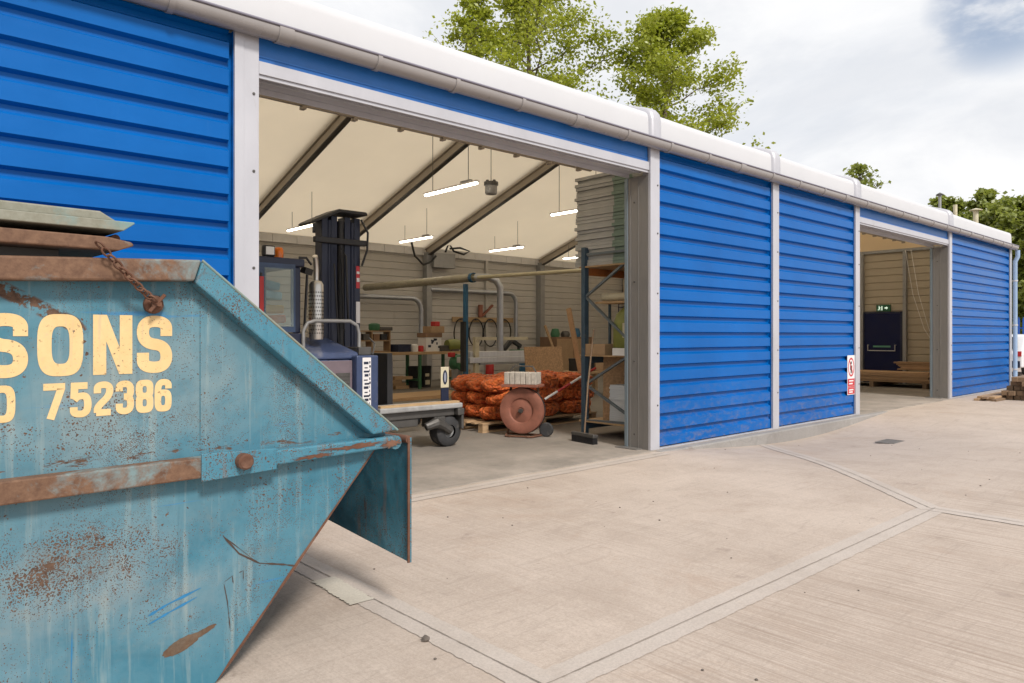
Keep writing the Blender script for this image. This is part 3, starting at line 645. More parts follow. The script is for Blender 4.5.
# end lips and hanging flap
for u in (.862, LU-.862):
    g = G(); g.cyl((u, -.060, .905), (u, WID+.060, .905), .034, 14); g.build('end_lip', M['skip_dark'], SX, smooth=40)
g = G(); g.prism([(.03,.905),(.03,.262),(.875,.345),(1.72,.262),(1.72,.905)], 1.015, 1.027, 'x'); fl = g.build('tail_flap', M['skip_dark'], SX, bevel=.003)
g = G(); g.box(1.002,1.0145,.028,.036,.264,.90); g.cyl((1.010,.032,.895),(1.010,1.72,.895),.020,10); g.box(.885,.995,.25,.35,.90,.912); g.box(.885,.995,1.4,1.5,.90,.912); g.build('flap_edge', M['rust'], fl, smooth=40)
# rust streaks and scratches that have their own outline (thin patches on the side panel)
g = G(); b_ = blob(-.135, .197, .075, .026, .30, 3, 40, .12) ; b2_ = blob(-.055, .222, .06, .012, .30, 5, 30, .15); g.add([(x, -.0015, z) for x, y, z in b2_], [tuple(range(len(b2_)))]); g.add(b_, [tuple(range(len(b_)))]); g.build('rust_patch', mat('brown_rust_smear', (.10,.058,.034), .8, 0, .45, 16., .4, (.20,.17,.13), .3), sp)
g = G()
def stroke(pts, w, sd=1):
    r_ = random.Random(sd); L = []; Rr = []
    fine = []
    for (a, b) in zip(pts[:-1], pts[1:]):
        for k in range(4): fine.append((a[0]+(b[0]-a[0])*k/4, a[1]+(b[1]-a[1])*k/4))
    fine.append(pts[-1]); n = len(fine)
    for i, (u, z) in enumerate(fine):
        d = Vector((fine[min(i+1,n-1)][0]-fine[max(i-1,0)][0], fine[min(i+1,n-1)][1]-fine[max(i-1,0)][1])).normalized()
        ww = w*(.4+.8*r_.random())*(.25 if i in (0, n-1) else 1)
        L.append((u-d.y*ww, -.0014, z+d.x*ww)); Rr.append((u+d.y*ww, -.0014, z-d.x*ww))
    return L+Rr, [(i, i+1, n+i+1, n+i) for i in range(n-1)]
g.add(*stroke([(.03,.60),(.10,.51),(.19,.45),(.30,.42),(.36,.40)], .0042, 1)); g.add(*stroke([(.045,.585),(.16,.475)], .002, 2))
g.add(*stroke([(.035,.40),(.05,.32),(.062,.20)], .0025, 3)); g.add(*stroke([(.035,.405),(.075,.425)], .0018, 4)); g.add(*stroke([(.07,.425),(.075,.39)], .0018, 5)); g.add(*stroke([(.10,.43),(.118,.435),(.118,.395)], .0018, 6))
g.build('scratch', mat('dark_scratch', (.06,.038,.028), .8, 0, .4, 30.), sp)
g = G(); q = stroke([(.006,.004),(.25,.28),(.50,.56),(.79,.885)], .0075, 21)
g.add(*q); g.build('worn_edge', M['rust'], sp)
g = G(); g.add(*stroke([(-.262,.345),(-.19,.372),(-.06,.405)], .0055, 8)); g.build('paint_stroke', M['touch'], sp); g = G(); g.add(*stroke([(-.262,.312),(-.18,.340),(-.075,.372)], .005, 9))
g.build('paint_stroke', M['touch'], sp); g = G()
g.add(*stroke([(-.52,.36),(-.523,.2),(-.52,.06)], .0022, 11)); g.build('paint_stroke', M['touch'], sp)
g = G()
g.add([(-.0645, -.0012, 1.0), (-.0605, -.0012, 1.0), (-.0605, -.0012, 1.62), (-.0645, -.0012, 1.62)], [(0,1,2,3)]); g.build('weld_seam', M['skip_dark'], sp)
# lettering: heavy condensed painted characters
def chaikin(p, k=3):
    for _ in range(k):
        q = [p[0]]
        for a, b in zip(p[:-1], p[1:]): q += [(a[0]*.75+b[0]*.25, a[1]*.75+b[1]*.25), (a[0]*.25+b[0]*.75, a[1]*.25+b[1]*.75)]
        p = q + [p[-1]]
    return p
def glyph(ch, W_, H_, T_):
    """list of (verts, faces): centre lines in the inset box widened to T_"""
    w, h = W_-T_, H_-T_; out = []
    def rib(p, t=T_):
        p = [Vector((T_/2+x*w, T_/2+z*h)) for x, z in p]; n = len(p); L = []; Q = []
        for i in range(n):
            d0 = (p[i]-p[i-1]).normalized() if i else (p[1]-p[0]).normalized(); d1 = (p[i+1]-p[i]).normalized() if i < n-1 else d0
            nn = Vector((-(d0.y+d1.y), d0.x+d1.x)); nn = nn.normalized() if nn.length > 1e-4 else Vector((-d0.y, d0.x)); k = t/2/max(.6, nn.dot(Vector((-d0.y, d0.x))))
            L.append(p[i]+nn*k); Q.append(p[i]-nn*k)
        out.append(([tuple(q) for q in L+Q], [(i, i+1, n+i+1, n+i) for i in range(n-1)]))
    def ring(z0, z1, n=40, e=3.2):
        cx, cz = W_/2, (T_/2+z0*h+T_/2+z1*h)/2; rx, rz = W_/2, (z1-z0)*h/2+T_/2; vs = []
        for a, b in ((rx, rz), (rx-T_, max(rz-T_, .004))):
            for k in range(n):
                t = 2*math.pi*k/n; c_, s_ = math.cos(t), math.sin(t); vs.append((cx+a*math.copysign(abs(c_)**(2/e), c_), cz+b*math.copysign(abs(s_)**(2/e), s_)))
        out.append((vs, [(k, (k+1)%n, n+(k+1)%n, n+k) for k in range(n)]))
    e = T_/2/h
    if ch in 'O0': ring(0, 1)
    elif ch == 'S': rib(chaikin([(1,.68),(1,1),(0,1),(0,.53),(1,.47),(1,0),(0,0),(0,.32)], 4))
    elif ch == 'N':
        out.append(([(0,0),(T_,0),(T_,H_),(0,H_)], [(0,1,2,3)])); out.append(([(W_-T_,0),(W_,0),(W_,H_),(W_-T_,H_)], [(0,1,2,3)]))
        out.append(([(T_*.2,H_),(T_*1.05,H_),(W_-T_*.2,0),(W_-T_*1.05,0)], [(0,1,2,3)]))
    elif ch == '7': rib([(-.12,1),(1,1),(1,.93),(.32,-e)])
    elif ch == '5': rib([(.98,1),(.06,1),(.03,.55)]); rib(chaikin([(.03,.50),(.30,.64),(1,.64),(1,0),(0,0),(0,.25)], 4))
    elif ch == '2': rib(chaikin([(0,.70),(0,1),(1,1),(1,.60),(0,.22),(0,.0)], 4)); rib([(-.1,0),(1.08,0)])
    elif ch == '3': rib(chaikin([(0,.73),(0,1),(1,1),(1,.53),(.4,.53)], 4)); rib(chaikin([(.4,.51),(1,.51),(1,0),(0,0),(0,.28)], 4))
    elif ch == '8': ring(.51, 1, 40, 3); ring(0, .51, 40, 3)
    elif ch == '6': ring(0, .60, 40, 3); rib(chaikin([(1,.75),(1,1),(0,1),(0,.3)], 4))
    return out
g = G()
def paint(ch, a, b, z, h, t):
    for i, (vs, fs) in enumerate(glyph(ch, b-a, h, t)): g.add([(a+x, -.0016-.00025*i, z+q) for x, q in vs], fs)
for ch, a, b in (('S',-.790,-.655),('O',-.628,-.484),('N',-.452,-.318),('S',-.302,-.172)): paint(ch, a, b, 1.283, .222, .044)
for ch, a, b in (('0',-.768,-.692),('7',-.616,-.542),('5',-.527,-.457),('2',-.450,-.384),('3',-.376,-.312),('8',-.306,-.242),('6',-.238,-.174)): paint(ch, a, b, 1.131, .127, .0245)
g.build('painted_lettering', M['letter'], SX)
# nested plates on top, chain
def channel(y0, z0, u1, cham, h, name, lab, m):
    q = [(-2.4, z0), (u1-.02, z0), (u1, z0+h*.35), (u1, z0+h*.5), (u1-cham, z0+h), (-2.4, z0+h)]
    return q
t = thing('steel_ramp_plate', 'upper weathered green steel ramp plate with chamfered end lying on the skip', 'steel plate', (1.11,-2.49,0), R(2.8))
g = G(); g.prism([(-2.3,1.812),(-0.375,1.812),(-0.337,1.840),(-0.337,1.846),(-2.3,1.846)], -.09, 1.78); g.build('plate_edge', M['lid_steel'], t, bevel=.004)
g = G(); g.prism([(-2.3,1.848),(-0.380,1.848),(-0.440,1.882),(-2.3,1.890)], -.045, 1.72); g.build('plate_crown', M['lid_steel'], t, bevel=.006)
t2 = thing('steel_ramp_plate', 'lower rusty brown steel ramp plate lying directly on the skip rim', 'steel plate', (1.11,-2.49,0), R(2.8))
g = G(); g.prism([(-2.3,1.738),(-0.390,1.738),(-0.337,1.760),(-0.345,1.772),(-0.425,1.786),(-2.3,1.790)], -.085, 1.76); g.build('plate_edge', M['rust_rim'], t2, bevel=.005)
g = G(); g.cyl((-.37,.02,1.7935),(-.37,1.7,1.7935),.0165,10); g.build('hinge_bar', M['rust'], t2, smooth=40)
g = G(); g.prism([(-2.25,1.7015),(-.55,1.7095),(-.55,1.7375),(-2.25,1.7375)], .05, .5); g.build('bearer', M['dark_steel'], t2)
g = G(); g.prism([(-2.25,1.7905),(-.45,1.7905),(-.45,1.8115),(-2.25,1.8115)], .15, 1.6); g.build('bearer', M['dark_steel'], t)
c = thing('lifting_chain', 'rusty chain hanging from the steel plates down the side of the skip', 'chain', (1.11,-2.49,0), R(2.8))
A = Vector((-.468,-.094,1.762)); Bv = Vector((-.255,-.050,1.560)); n = 11
def link_g(c_, d, up, L=.036, W=.011, r=.0042):
    d = d.normalized(); s_ = d.cross(up).normalized(); pts = []
    for k in range(14):
        a = 2*math.pi*k/14; pts.append(c_ + d*(L/2*math.cos(a)) + s_*(W*math.sin(a)))
    return pts, r
for i in range(n):
    f = (i+.5)/n; q = A.lerp(Bv, f) + Vector((0,-.035*math.sin(math.pi*min(f*1.2,1))*.6-.012,-.018*math.sin(math.pi*f)))
    pts, r_ = link_g(q, Bv-A, Vector((0,1,0)) if i % 2 else Vector((0,.3,1))); g = G(); g.path(pts, r_, 6, closed=True); g.build('chain_link', M['rust'], c, smooth=60)
g = G(); g.lathe([(0,.03),(.022,.03),(.036,.018),(.036,.0)], (-.245,-.0,1.548), (0,-1,0), 14); g.box(-.262,-.228,-.05,-.03,1.54,1.556); g.cyl((-.27,-.045,1.52),(-.215,-.045,1.585),.007,6); g.build('shackle', M['rust'], c, smooth=40)

# ------------------------------------------------------------------ FORKLIFT (long-load truck pointing along the building)
F = thing('forklift_truck', 'dark blue multi-directional forklift with tall mast and exhaust stack in the wide doorway', 'forklift')
g = G(); g.box(2.0,3.98,1.90,3.9,.28,1.15); g.box(3.98,4.255,1.92,2.4,.28,1.15)
g.build('chassis_body', M['truck_blue'], F, bevel=.02)
g = G(); g.box(3.60,4.255,1.885,1.90,.32,1.14); g.build('side_panel', M['truck_purple'], F, bevel=.006)
g = G(); g.box(4.05,4.22,1.875,1.886,.70,1.0)
for k in range(7): g.box(4.06,4.21,1.868,1.876,.72+k*.04,.735+k*.04)
g.build('louvre', M['dark_steel'], F)
bb = G().box(4.262,4.55,1.80,2.35,.26,1.195).build('tank_cabinet', M['truck_blue'], F, bevel=.018)
g = G(); g.box(4.335,4.445,1.794,1.7995,.60,1.17); g.build('name_plate', M['sign_white'], bb)
g = G()
for i in range(11): z = .625+i*.047; g.box(4.35+.01*(i%2), 4.40+.02*((i*7)%3)/2, 1.7905, 1.7935, z, z+.012+.016*((i*5)%3)/2); g.box(4.422, 4.427+.008*((i*3)%4)/2, 1.7905, 1.7935, z+.008, z+.034)
g.build('worn_print', M['navy'], bb)
g = G(); g.box(4.36,4.53,1.92,2.2,1.198,1.29); g.path([(4.53,1.9,1.2),(4.56,1.9,1.33),(4.48,1.9,1.40)], .012, 6); g.build('valve_block', M['dark_steel'], bb, bevel=.01)
g = G(); g.add([(3.62,1.91,1.155),(4.36,1.91,1.155),(4.36,2.45,1.155),(3.62,2.45,1.155),(3.62,1.93,1.23),(4.36,1.93,1.23),(4.20,2.40,1.40),(3.62,2.40,1.42)], [(0,1,2,3),(4,5,6,7),(0,1,5,4),(1,2,6,5),(2,3,7,6),(3,0,4,7)])
g.build('bonnet', M['truck_blue'], F, bevel=.02)
g = G(); g.path([(3.69,1.96,1.18),(3.69,1.96,1.48),(3.74,1.96,1.565),(3.83,1.96,1.59),(4.27,1.96,1.59),(4.36,1.96,1.54),(4.385,1.96,1.45),(4.385,1.96,1.18)], .021, 8); g.build('hand_rail', M['grey_steel'], F, smooth=60)
ex = G(); ex.lathe([(0,0),(.075,0),(.082,.03),(.082,.62),(.06,.66),(.03,.67)], (3.915,2.10,1.38), n=20)
for i in range(12):
    for k in range(20):
        a = 2*math.pi*(k+.5*(i%2))/20; ex.cbox((3.915+.0825*math.cos(a), 2.10+.0825*math.sin(a), 1.45+i*.042), (.004,.012,.016), (0,0,a), 1)
ml = ex.build('muffler', [M['chrome'], M['dark_steel']], F, smooth=40)
g = G(); g.path([(3.915,2.10,2.04),(3.915,2.10,2.20),(3.90,2.08,2.27),(3.875,2.05,2.32)], .03, 10); g.build('exhaust_pipe', M['chrome'], ml, smooth=60)
# cab
cab = G(); cab.box(2.55,3.72,1.98,3.1,1.16,1.45); cab.box(2.55,3.72,1.98,3.1,2.18,2.27)
for x, y in ((2.57,2.0),(3.60,2.0),(2.57,3.04),(3.60,3.04)): cab.box(x, x+.08, y, y+.06, 1.451, 2.179)
cb = cab.build('cab', M['navy'], F, bevel=.015)
g = G(); g.box(3.19,3.60,1.965,1.979,1.46,1.525); g.box(3.19,3.60,1.965,1.979,2.14,2.20); g.box(3.19,3.27,1.965,1.979,1.526,2.139); g.box(3.55,3.60,1.965,1.979,1.526,2.139); g.build('cab_door', mat('cab_door_blue', (.03,.06,.13), .4), cb)
g = G(); g.box(3.25,3.575,1.958,1.964,1.52,2.15); g.build('door_glass', M['glass'], cb)
g = G(); g.box(3.202,3.222,1.95,1.965,1.55,1.62); g.box(3.202,3.222,1.95,1.965,2.02,2.09); g.build('hinge', M['black'], cb)
g = G(); g.box(3.19,3.235,1.945,1.9575,1.6,2.05); g.build('warning_strip', M['red'], cb)
for k,(z,col) in enumerate(((1.60,(.75,.20,.04)),(1.72,(.80,.50,.15)),(1.88,(.45,.70,.80)),(2.0,(.20,.45,.55)))):
    g = G(); g.cbox((3.43,2.35+.05*k,z),(.30,.35,.09),(0,.08*(k-1),.2)); g.build('cab_reflect_block', mat('cab_reflect_tone_%s' % 'abcd'[k], col, .8), cb, bevel=.02)  # blocks behind the glass, coloured to imitate what the window reflects
g = G(); g.path([(3.765,2.4,1.46),(3.79,2.35,2.0),(3.765,2.3,2.2)], .022, 6); g.path([(3.73,2.02,1.46),(3.755,2.0,2.1)], .016, 6); g.cbox((3.80,2.1,2.15),(.11,.08,.07),(.2,.2,.3)); g.path([(3.68,2.05,2.29),(3.76,2.03,2.29),(3.83,2.05,2.22)], .014, 6); g.build('mirror_arm', M['black'], cb)
g = G(); g.box(3.27,3.40,2.02,2.10,2.275,2.40); g.build('work_lamp', M['black'], cb, bevel=.02)
g = G(); g.box(3.29,3.38,2.012,2.019,2.295,2.38); g.build('lamp_lens', M['white'], cb)
g = G(); g.lathe([(0,0),(.05,0),(.05,.09),(.035,.115),(0,.12)], (3.47,2.1,2.272), n=14); g.build('beacon', M['orange_lens'], cb, smooth=40)
# mast
ms = G()
for x in (4.29, 4.415, 4.60, 4.735): ms.box(x-.042, x+.042, 2.60, 2.78, .34, 2.90)
ms.box(4.33, 4.37, 2.70, 2.775, .34, 2.88)
for z in (.5, 1.3, 1.95, 2.7): ms.box(4.25, 4.775, 2.785, 2.86, z, z+.12)
mast = ms.build('mast', M['navy'], F, bevel=.008)
for x, r_ in ((4.352, .03), (4.508, .045), (4.668, .03)):
    g = G(); g.cyl((x, 2.62, .5), (x, 2.62, 2.84), r_, 12); g.build('lift_cylinder', M['navy'] if r_ < .04 else M['black'], mast, smooth=40)
g = G(); g.prism([(4.02,2.765),(4.06,2.80),(4.40,2.965),(4.78,2.965),(4.80,2.92),(4.42,2.925),(4.05,2.755)], 2.44, 2.80); g.build('mast_top_plate', M['black'], mast, bevel=.015)
g = G(); g.box(4.12, 4.83, 2.52, 2.59, 2.55, 2.62); g.box(4.78,4.83,2.595,2.9,2.56,2.61); g.build('mast_cross_head', M['black'], mast, bevel=.01)
g = G(); g.path([(4.50,2.52,1.5),(4.46,2.50,2.3),(4.44,2.52,2.52),(4.52,2.5,2.4),(4.56,2.52,1.6)], .014, 6); g.path([(4.76,2.55,2.88),(4.84,2.52,2.72),(4.83,2.52,2.5),(4.77,2.55,2.3)], .014, 6)
g.path([(4.36,2.5,2.3),(4.39,2.48,1.6),(4.42,2.5,1.3)], .012, 6); g.build('hydraulic_hose', M['black'], mast, smooth=60)
g = G(); g.box(4.715,4.765,2.592,2.5995,2.02,2.30); g.build('warning_label', M['sign_red'], mast)
for q in ((4.72,4.76,2.586,2.5915,2.1,2.15),(4.72,4.76,2.586,2.5915,2.20,2.23),(4.715,4.77,2.592,2.5995,1.58,1.85)): G().box(*q).build('label_plate', M['sign_white'], mast)
# loading arms with wheels, carriage, forks
for y0, wy in ((1.85, 2.02), (3.55, 3.75)):
    g = G(); g.box(4.605,5.84,y0,y0+.42,.495,.56); g.build('loading_arm', M['truck_grey'], F, bevel=.015); g = G(); g.box(4.605,5.75,y0+.06,y0+.38,.40,.494); g.box(4.605,5.2,y0+.08,y0+.34,.30,.399); g.build('arm_beam', M['dark_steel'], F, bevel=.01)
    g = G(); g.box(4.62,5.80,y0+.02,y0+.12,.5605,.585); g.build('wood_deck_strip', M['bench'], F)
    g = G(); g.lathe([(.085,-.11),(.155,-.11),(.19,-.085),(.197,-.05),(.197,.05),(.19,.085),(.155,.11),(.085,.11)], (5.68,wy,.197), (0,1,0), 28)
    wh = g.build('wheel', M['rubber'], F, smooth=40)
    g = G(); g.lathe([(0,-.09),(.04,-.10),(.05,-.07),(.086,-.07),(.086,.07),(0,.07)], (5.68,wy,.197), (0,1,0), 20); g.build('rim', M['truck_grey'], wh, smooth=40)
    g = G(); g.box(5.43,5.60,y0+.05,y0+.34,.25,.399); g.path([(5.30,wy-.1,.28),(5.45,wy-.13,.33),(5.56,wy-.12,.28),(5.68,wy-.12,.2)], [.05,.07,.06,.05], 10); g.box(5.755,5.86,y0-.01,y0+.43,.40,.49); g.box(5.82,5.86,y0,y0+.4,.22,.40); g.build('wheel_bracket', M['dark_steel'], F, bevel=.012)
G().cyl((4.605,2.08,.40),(5.3,2.08,.36),.06,12).build('ram', M['black'], F, smooth=40)
g = G(); g.box(5.02,5.10,2.35,3.5,.5,1.2); g.build('fork_carriage', M['black'], F, bevel=.01)
for y in (2.5, 3.2):
    g = G(); g.prism([(5.105,.30),(6.25,.34),(6.25,.36),(5.16,.37),(5.16,1.1),(5.105,1.1)], y-.06, y+.06); g.build('fork', M['dark_steel'], F, bevel=.004)
sg = thing('marker_board', 'small upright white board with a dark blue oval, standing on the forklift loading arm', 'board', (5.72, 2.10, .5605))
G().box(-.022,.022,-.012,.012,0,.45).build('stake', M['dark_steel'], sg)
G().box(-.065,.065,-.026,-.0125,.185,.455).build('white_face', M['cream'], sg, bevel=.01); G().box(-.06,.06,-.026,-.0125,.005,.18).build('dark_face', M['navy'], sg)
g = G()
for ra, rb, m in ((.038,.095,0),(.018,.065,1)): g.add([(ra*math.cos(a), -.0275-.001*m, .32+rb*math.sin(a)) for a in [2*math.pi*k/20 for k in range(20)]], [tuple(range(20))], m)
g.build('oval_symbol', [M['navy'], mat('grey_blue_oval', (.25,.27,.34), .5)], sg)

# ------------------------------------------------------------------ sacks on pallet
def pallet(lab, x, y, rz, L=2.2, W=1.1, grp=None):
    t = thing('pallet', lab, 'pallet', (x,y,0), rz, grp)
    for i in range(7): yy = -W/2+.05+i*(W-.1)/6; G().box(-L/2,L/2,yy-.045,yy+.045,.115,.14).build('deck_board', M['wood'], t)
    for xx in (-L/2+.06, 0, L/2-.06):
        for yy in (-W/2+.06, 0, W/2-.06): G().box(xx-.055,xx+.055,yy-.05,yy+.05,.02,.114).build('block', M['wood'], t)
    for yy in (-W/2+.06, 0, W/2-.06): G().box(-L/2,L/2,yy-.05,yy+.05,0,.0195).build('skid', M['wood'], t)
    return t
pallet('timber pallet under the orange net sacks', 8.05, 3.2, 0, 2.5, 1.2)
def sack_mesh(L, W, H, sd):
    r_ = random.Random(sd); bm = bmesh.new(); bmesh.ops.create_uvsphere(bm, u_segments=36, v_segments=24, radius=1)
    ph = [r_.uniform(0,6.3) for _ in range(9)]
    logs = []
    for v in bm.verts:
        x, y, z = v.co; sgn = lambda q, p: math.copysign(abs(q)**p, q)
        y, z, x = sgn(y,.55), sgn(z,.55), sgn(x,.75)
        tp = 1-.30*abs(x)**3
        n = 1 + .05*math.sin(7*x+ph[0]+3*z) + .06*math.sin(11*y+ph[1]+4*x) + .06*math.sin(13*z+ph[2]-5*x) + .045*math.sin(17*x+9*z+ph[3]) + .035*math.sin(23*y-19*x+ph[4]) + .03*math.sin(29*z+21*x+ph[5])
        v.co = (x*L/2, y*W/2*n*tp, z*H/2*n*tp)
    me = bpy.data.meshes.new('net_sack'); bm.to_mesh(me); bm.free(); me.polygons.foreach_set('use_smooth', [True]*len(me.polygons)); me.materials.append(M['net']); return me
sack_me = [sack_mesh(.80,.36,.24,k) for k in range(5)]
def neck(sd):
    r_ = random.Random(sd); g = G(); g.path([(.36,0,0),(.41,.0,.0),(.44,.01,.0),(.50,.03,-.03)], [.05,.028,.03,.055], 8); return g
necks = [neck(k) for k in range(3)]
k = 0
for lay in range(3):
    for row, yy in enumerate((2.80, 3.18, 3.56)):
        for cx_ in range(3):
            x = 7.38 + cx_*.78 + rnd.uniform(-.03,.03) + (.05 if lay == 1 else 0)
            o = bpy.data.objects.new('net_sack', sack_me[k % 5]); COL.objects.link(o); k += 1
            o.location = (x, yy+rnd.uniform(-.02,.02), .262+lay*.205); o.rotation_euler = (rnd.uniform(-.15,.15), rnd.uniform(-.06,.06), rnd.uniform(-.08,.08) + (math.pi if cx_ == 2 else 0))
            wh = ('bottom','middle','top')[lay]; rw = ('front','second','rear')[row]; cw = ('left end','middle','right end')[cx_]
            tag(o, f'orange net sack of logs in the {wh} layer, {rw} row of the pallet, {cw}', 'sack', 'orange net sacks on the pallet')
            nk = necks[k % 3].build('tied_neck', M['net'] if k % 3 else M['wood'], o, smooth=60)
# rusty disc machine
D = thing('disc_machine', 'rusty red disc wheel on a small frame in front of the orange sacks', 'machine', (6.99, 1.98, 0), R(27.8+90))
# local: disc normal along +y (pointing to the yard, left of the camera)
g = G(); g.lathe([(.0,.012),(.05,.012),(.052,.022),(.165,.002),(.175,.018),(.185,.024),(.29,.030),(.318,.022),(.325,.0),(.325,-.045),(.30,-.055),(0,-.055)], (0,0,.365), (0,1,0), 48); dk = g.build('disc_wheel', M['rust_disc'], D, smooth=30)
g = G(); g.cyl((0,.0125,.365),(0,.055,.365),.032,12); g.cyl((0,.055,.365),(0,.075,.365),.016,8); g.build('hub', M['dark_steel'], dk, smooth=40)
g = G(); g.lathe([(.20,-.10),(.315,-.10),(.33,-.085),(.33,-.06),(.2,-.058)], (0,0,.365), (0,1,0), 40); g.build('backing_ring', M['black'], D, smooth=40)
g = G()
for s in (-1,1):
    g.path([(s*.26,-.10,.02),(s*.20,.10,.018),(s*.12,.14,.018)], .014, 8); g.bar((s*.25,-.12,.02),(s*.20,-.12,.70),.03,.03)
g.path([(-.2,.12,.018),(.2,.12,.018)], .013, 8); g.path([(-.26,-.14,.02),(.26,-.14,.02)], .013, 8); g.build('base_frame', M['rust'], D)
g = G(); g.lathe([(0,-.03),(.09,-.03),(.10,-.015),(.10,.015),(.09,.03),(0,.03)], (-.33,-.12,.10), (0,1,0), 18); g.build('caster', M['rubber'], D, smooth=40)
G().box(-.27,.27,-.22,.10,.70,.735).build('shelf_plate', M['rust_disc'], D, bevel=.004)
tb = thing('block_crate', 'grey crate of concrete blocks on top of the rusty disc machine', 'crate', (6.99,1.98,.736), R(27.8+90))
g = G()
for i in range(6): g.box(-.24+i*.08+.003,-.24+(i+1)*.08-.003,-.17,.07,0,.17)
g.build('blocks', mat('pale_block', (.42,.38,.33), .9, 0, .3, 20., .4), tb, bevel=.008)
g = G(); g.path([(-.2,-.05,.17),(-.15,-.05,.25),(.12,-.05,.26),(.2,-.05,.17)], .012, 6); g.build('wire_handle', M['dark_steel'], tb)

# ------------------------------------------------------------------ pallet rack with goods by the jamb
RK = thing('pallet_rack', 'blue grey pallet rack with diagonal braces beside the door jamb', 'rack', (7.73, 0, 0))
for x in (0, 2.7):
    for y in (.50, 1.45):
        G().box(x-.045,x+.045,y-.035,y+.035,.01,2.67).build('upright', M['rack_blue'], RK, bevel=.006); G().box(x-.09,x+.09,y-.07,y+.07,0,.0095).build('foot', M['dark_steel'], RK)
    zs = [.20,.62,1.02,1.47,2.05,2.55]
    for i, (y0, z0, y1, z1) in enumerate(((1.42,.22,.53,.25),(.53,.28,1.42,.72),(1.42,.74,.53,1.22),(.53,1.26,1.42,1.96),(1.42,1.98,.53,2.52),(1.42,2.57,.53,2.57))):
        G().bar((x+.0,y0,z0),(x+.0,y1,z1),.03,.04,0,(1,0,0)).build('brace', M['rack_galv'], RK)
for z in (.20, 1.13, 2.38):
    for y in (.50, 1.45): G().box(.047,2.653,y-.025,y+.025,z-.1,z).build('shelf_beam', mat('orange_beam', (.42,.15,.04), .5) if z > 2 else M['rack_blue'], RK)
    G().box(-.04,2.74,.42,1.53,z+.001,z+.022).build('shelf_board', M['ply'], RK)
# boards on the top shelf: one sheet at a time
n = 27
for i in range(n):
    z = 2.405+i*.0475; dx, dy = rnd.uniform(-.018,.018), rnd.uniform(-.018,.018); tl = -.10*max(0, i/n)
    o = None; g = G()
    for a, b, m in ((-.235+tl*.35,.11,0),(.1105,.46,1),(.4605,1.15,0)): g.box(0,1.35,a,b,0,.043,m)
    o = g.build('board_sheet', [M['sheet_grey'], M['sheet_green']]); o.location = (7.76+dx, .52+dy if False else .50+dy, z); o.rotation_euler = (0,0,rnd.uniform(-.012,.012))
    tag(o, 'thin grey and green board in the tall stack on the rack top shelf', 'board', 'boards stacked on the top of the rack')
# bottom shelf: two bundles of boards
for j, (y0, y1, mt, lb) in enumerate(((.80,1.10,'sheet_pale','thin pale board in the left stack on the bottom rack shelf'), (.47,.795,'sheet_green','thin green board in the right stack on the bottom rack shelf'))):
    for i in range(18):
        o = G().box(0,.9,0,y1-y0,0,.027).build('board_sheet', M[mt]); o.location = (7.85+rnd.uniform(-.012,.012), y0, .223+i*.0285); tag(o, lb, 'board', lb.replace('thin ','').replace('board','boards').replace(' in the',' in the'))
o = G().box(0,1.2,0,.035,0,1.0).build('particle_board', M['osb']); o.location = (7.92,1.28,.223); o.rotation_euler = (R(-4),0,R(-55)); tag(o, 'brown particle board leaning upright inside the rack bottom bay', 'board')
t = thing('green_tank', 'olive green rounded tank with paper label on the middle rack shelf', 'tank', (8.02,.80,1.153))
g = G(); g.lathe([(0,0),(.27,0),(.29,.03),(.29,.42),(.25,.56),(.15,.66),(.06,.70),(0,.70)], (0,0,0), n=28); g.build('tank_body', M['olive'], t, smooth=40)
g = G(); g.lathe([(.2915,.26),(.2925,.26),(.2925,.46),(.2915,.46)], (0,0,0), n=28)
g = G(); q = [(.2925*math.cos(a), .2925*math.sin(a)) for a in [math.pi+.1+.9*k/8 for k in range(9)]]; g.add([(x, y, z) for z in (.24,.44) for x, y in q], [(k, k+1, 10+k, 9+k) for k in range(8)]); g.build('label_sheet', M['cream'], t)
t = thing('parts_crate', 'white crate on the middle rack shelf in front of the green tank', 'crate', (7.74,.70,1.153))
g = G(); g.box(-.09,.12,-.2,.18,0,.012); 
for a in ((-.09,-.08,-.2,.18),(.11,.12,-.2,.18),(-.08,.11,-.2,-.19),(-.08,.11,.17,.18)): g.box(*a,.0125,.10)
g.build('crate_shell', M['white'], t); G().box(-.075,.105,-.185,.165,.013,.07).build('contents', M['cardboard'], t)
o = G().box(-.08,.25,-.25,.12,0,.17).build('green_box', mat('green_yellow_box', (.12,.20,.03), .6, 0, .3, 5., 0, (.45,.36,.05), .35), bevel=.01); o.location = (8.05,.75,.74); tag(o, 'green and yellow box above the low board stacks inside the rack', 'box')
t = thing('roll_bundle', 'cream rolled sheeting on top of boxes in the rack upper bay', 'roll', (7.8,.9,1.90))
g = G(); g.cyl((.1,-.35,.06),(.1,.35,.06),.06,14); g.cyl((.23,-.35,.06),(.23,.35,.06),.06,14); g.build('rolled_sheet', M['cream'], t, smooth=40)
G().box(-.02,.32,-.4,.4,-.03,-.001).build('carrier_board', M['ply'], t)
for y in (-.38,.38): G().bar((.27,y,-.03),(.27,y,-.72),.03,.03).build('stand_leg', M['rack_blue'], t)
t = thing('mesh_crate', 'dark wire mesh panel inside the rack upper bay', 'wire panel', (8.45,1.0,1.153))
g = G()
for i in range(9): g.bar((0,-.45+i*.11,0),(0,-.45+i*.11,.80),.010,.010)
for i in range(8): g.bar((0,-.45,i*.114),(0,.43,i*.114),.010,.010)
g.build('wire_mesh', mat('dark_blue_wire', (.02,.035,.10), .5, .2), t)
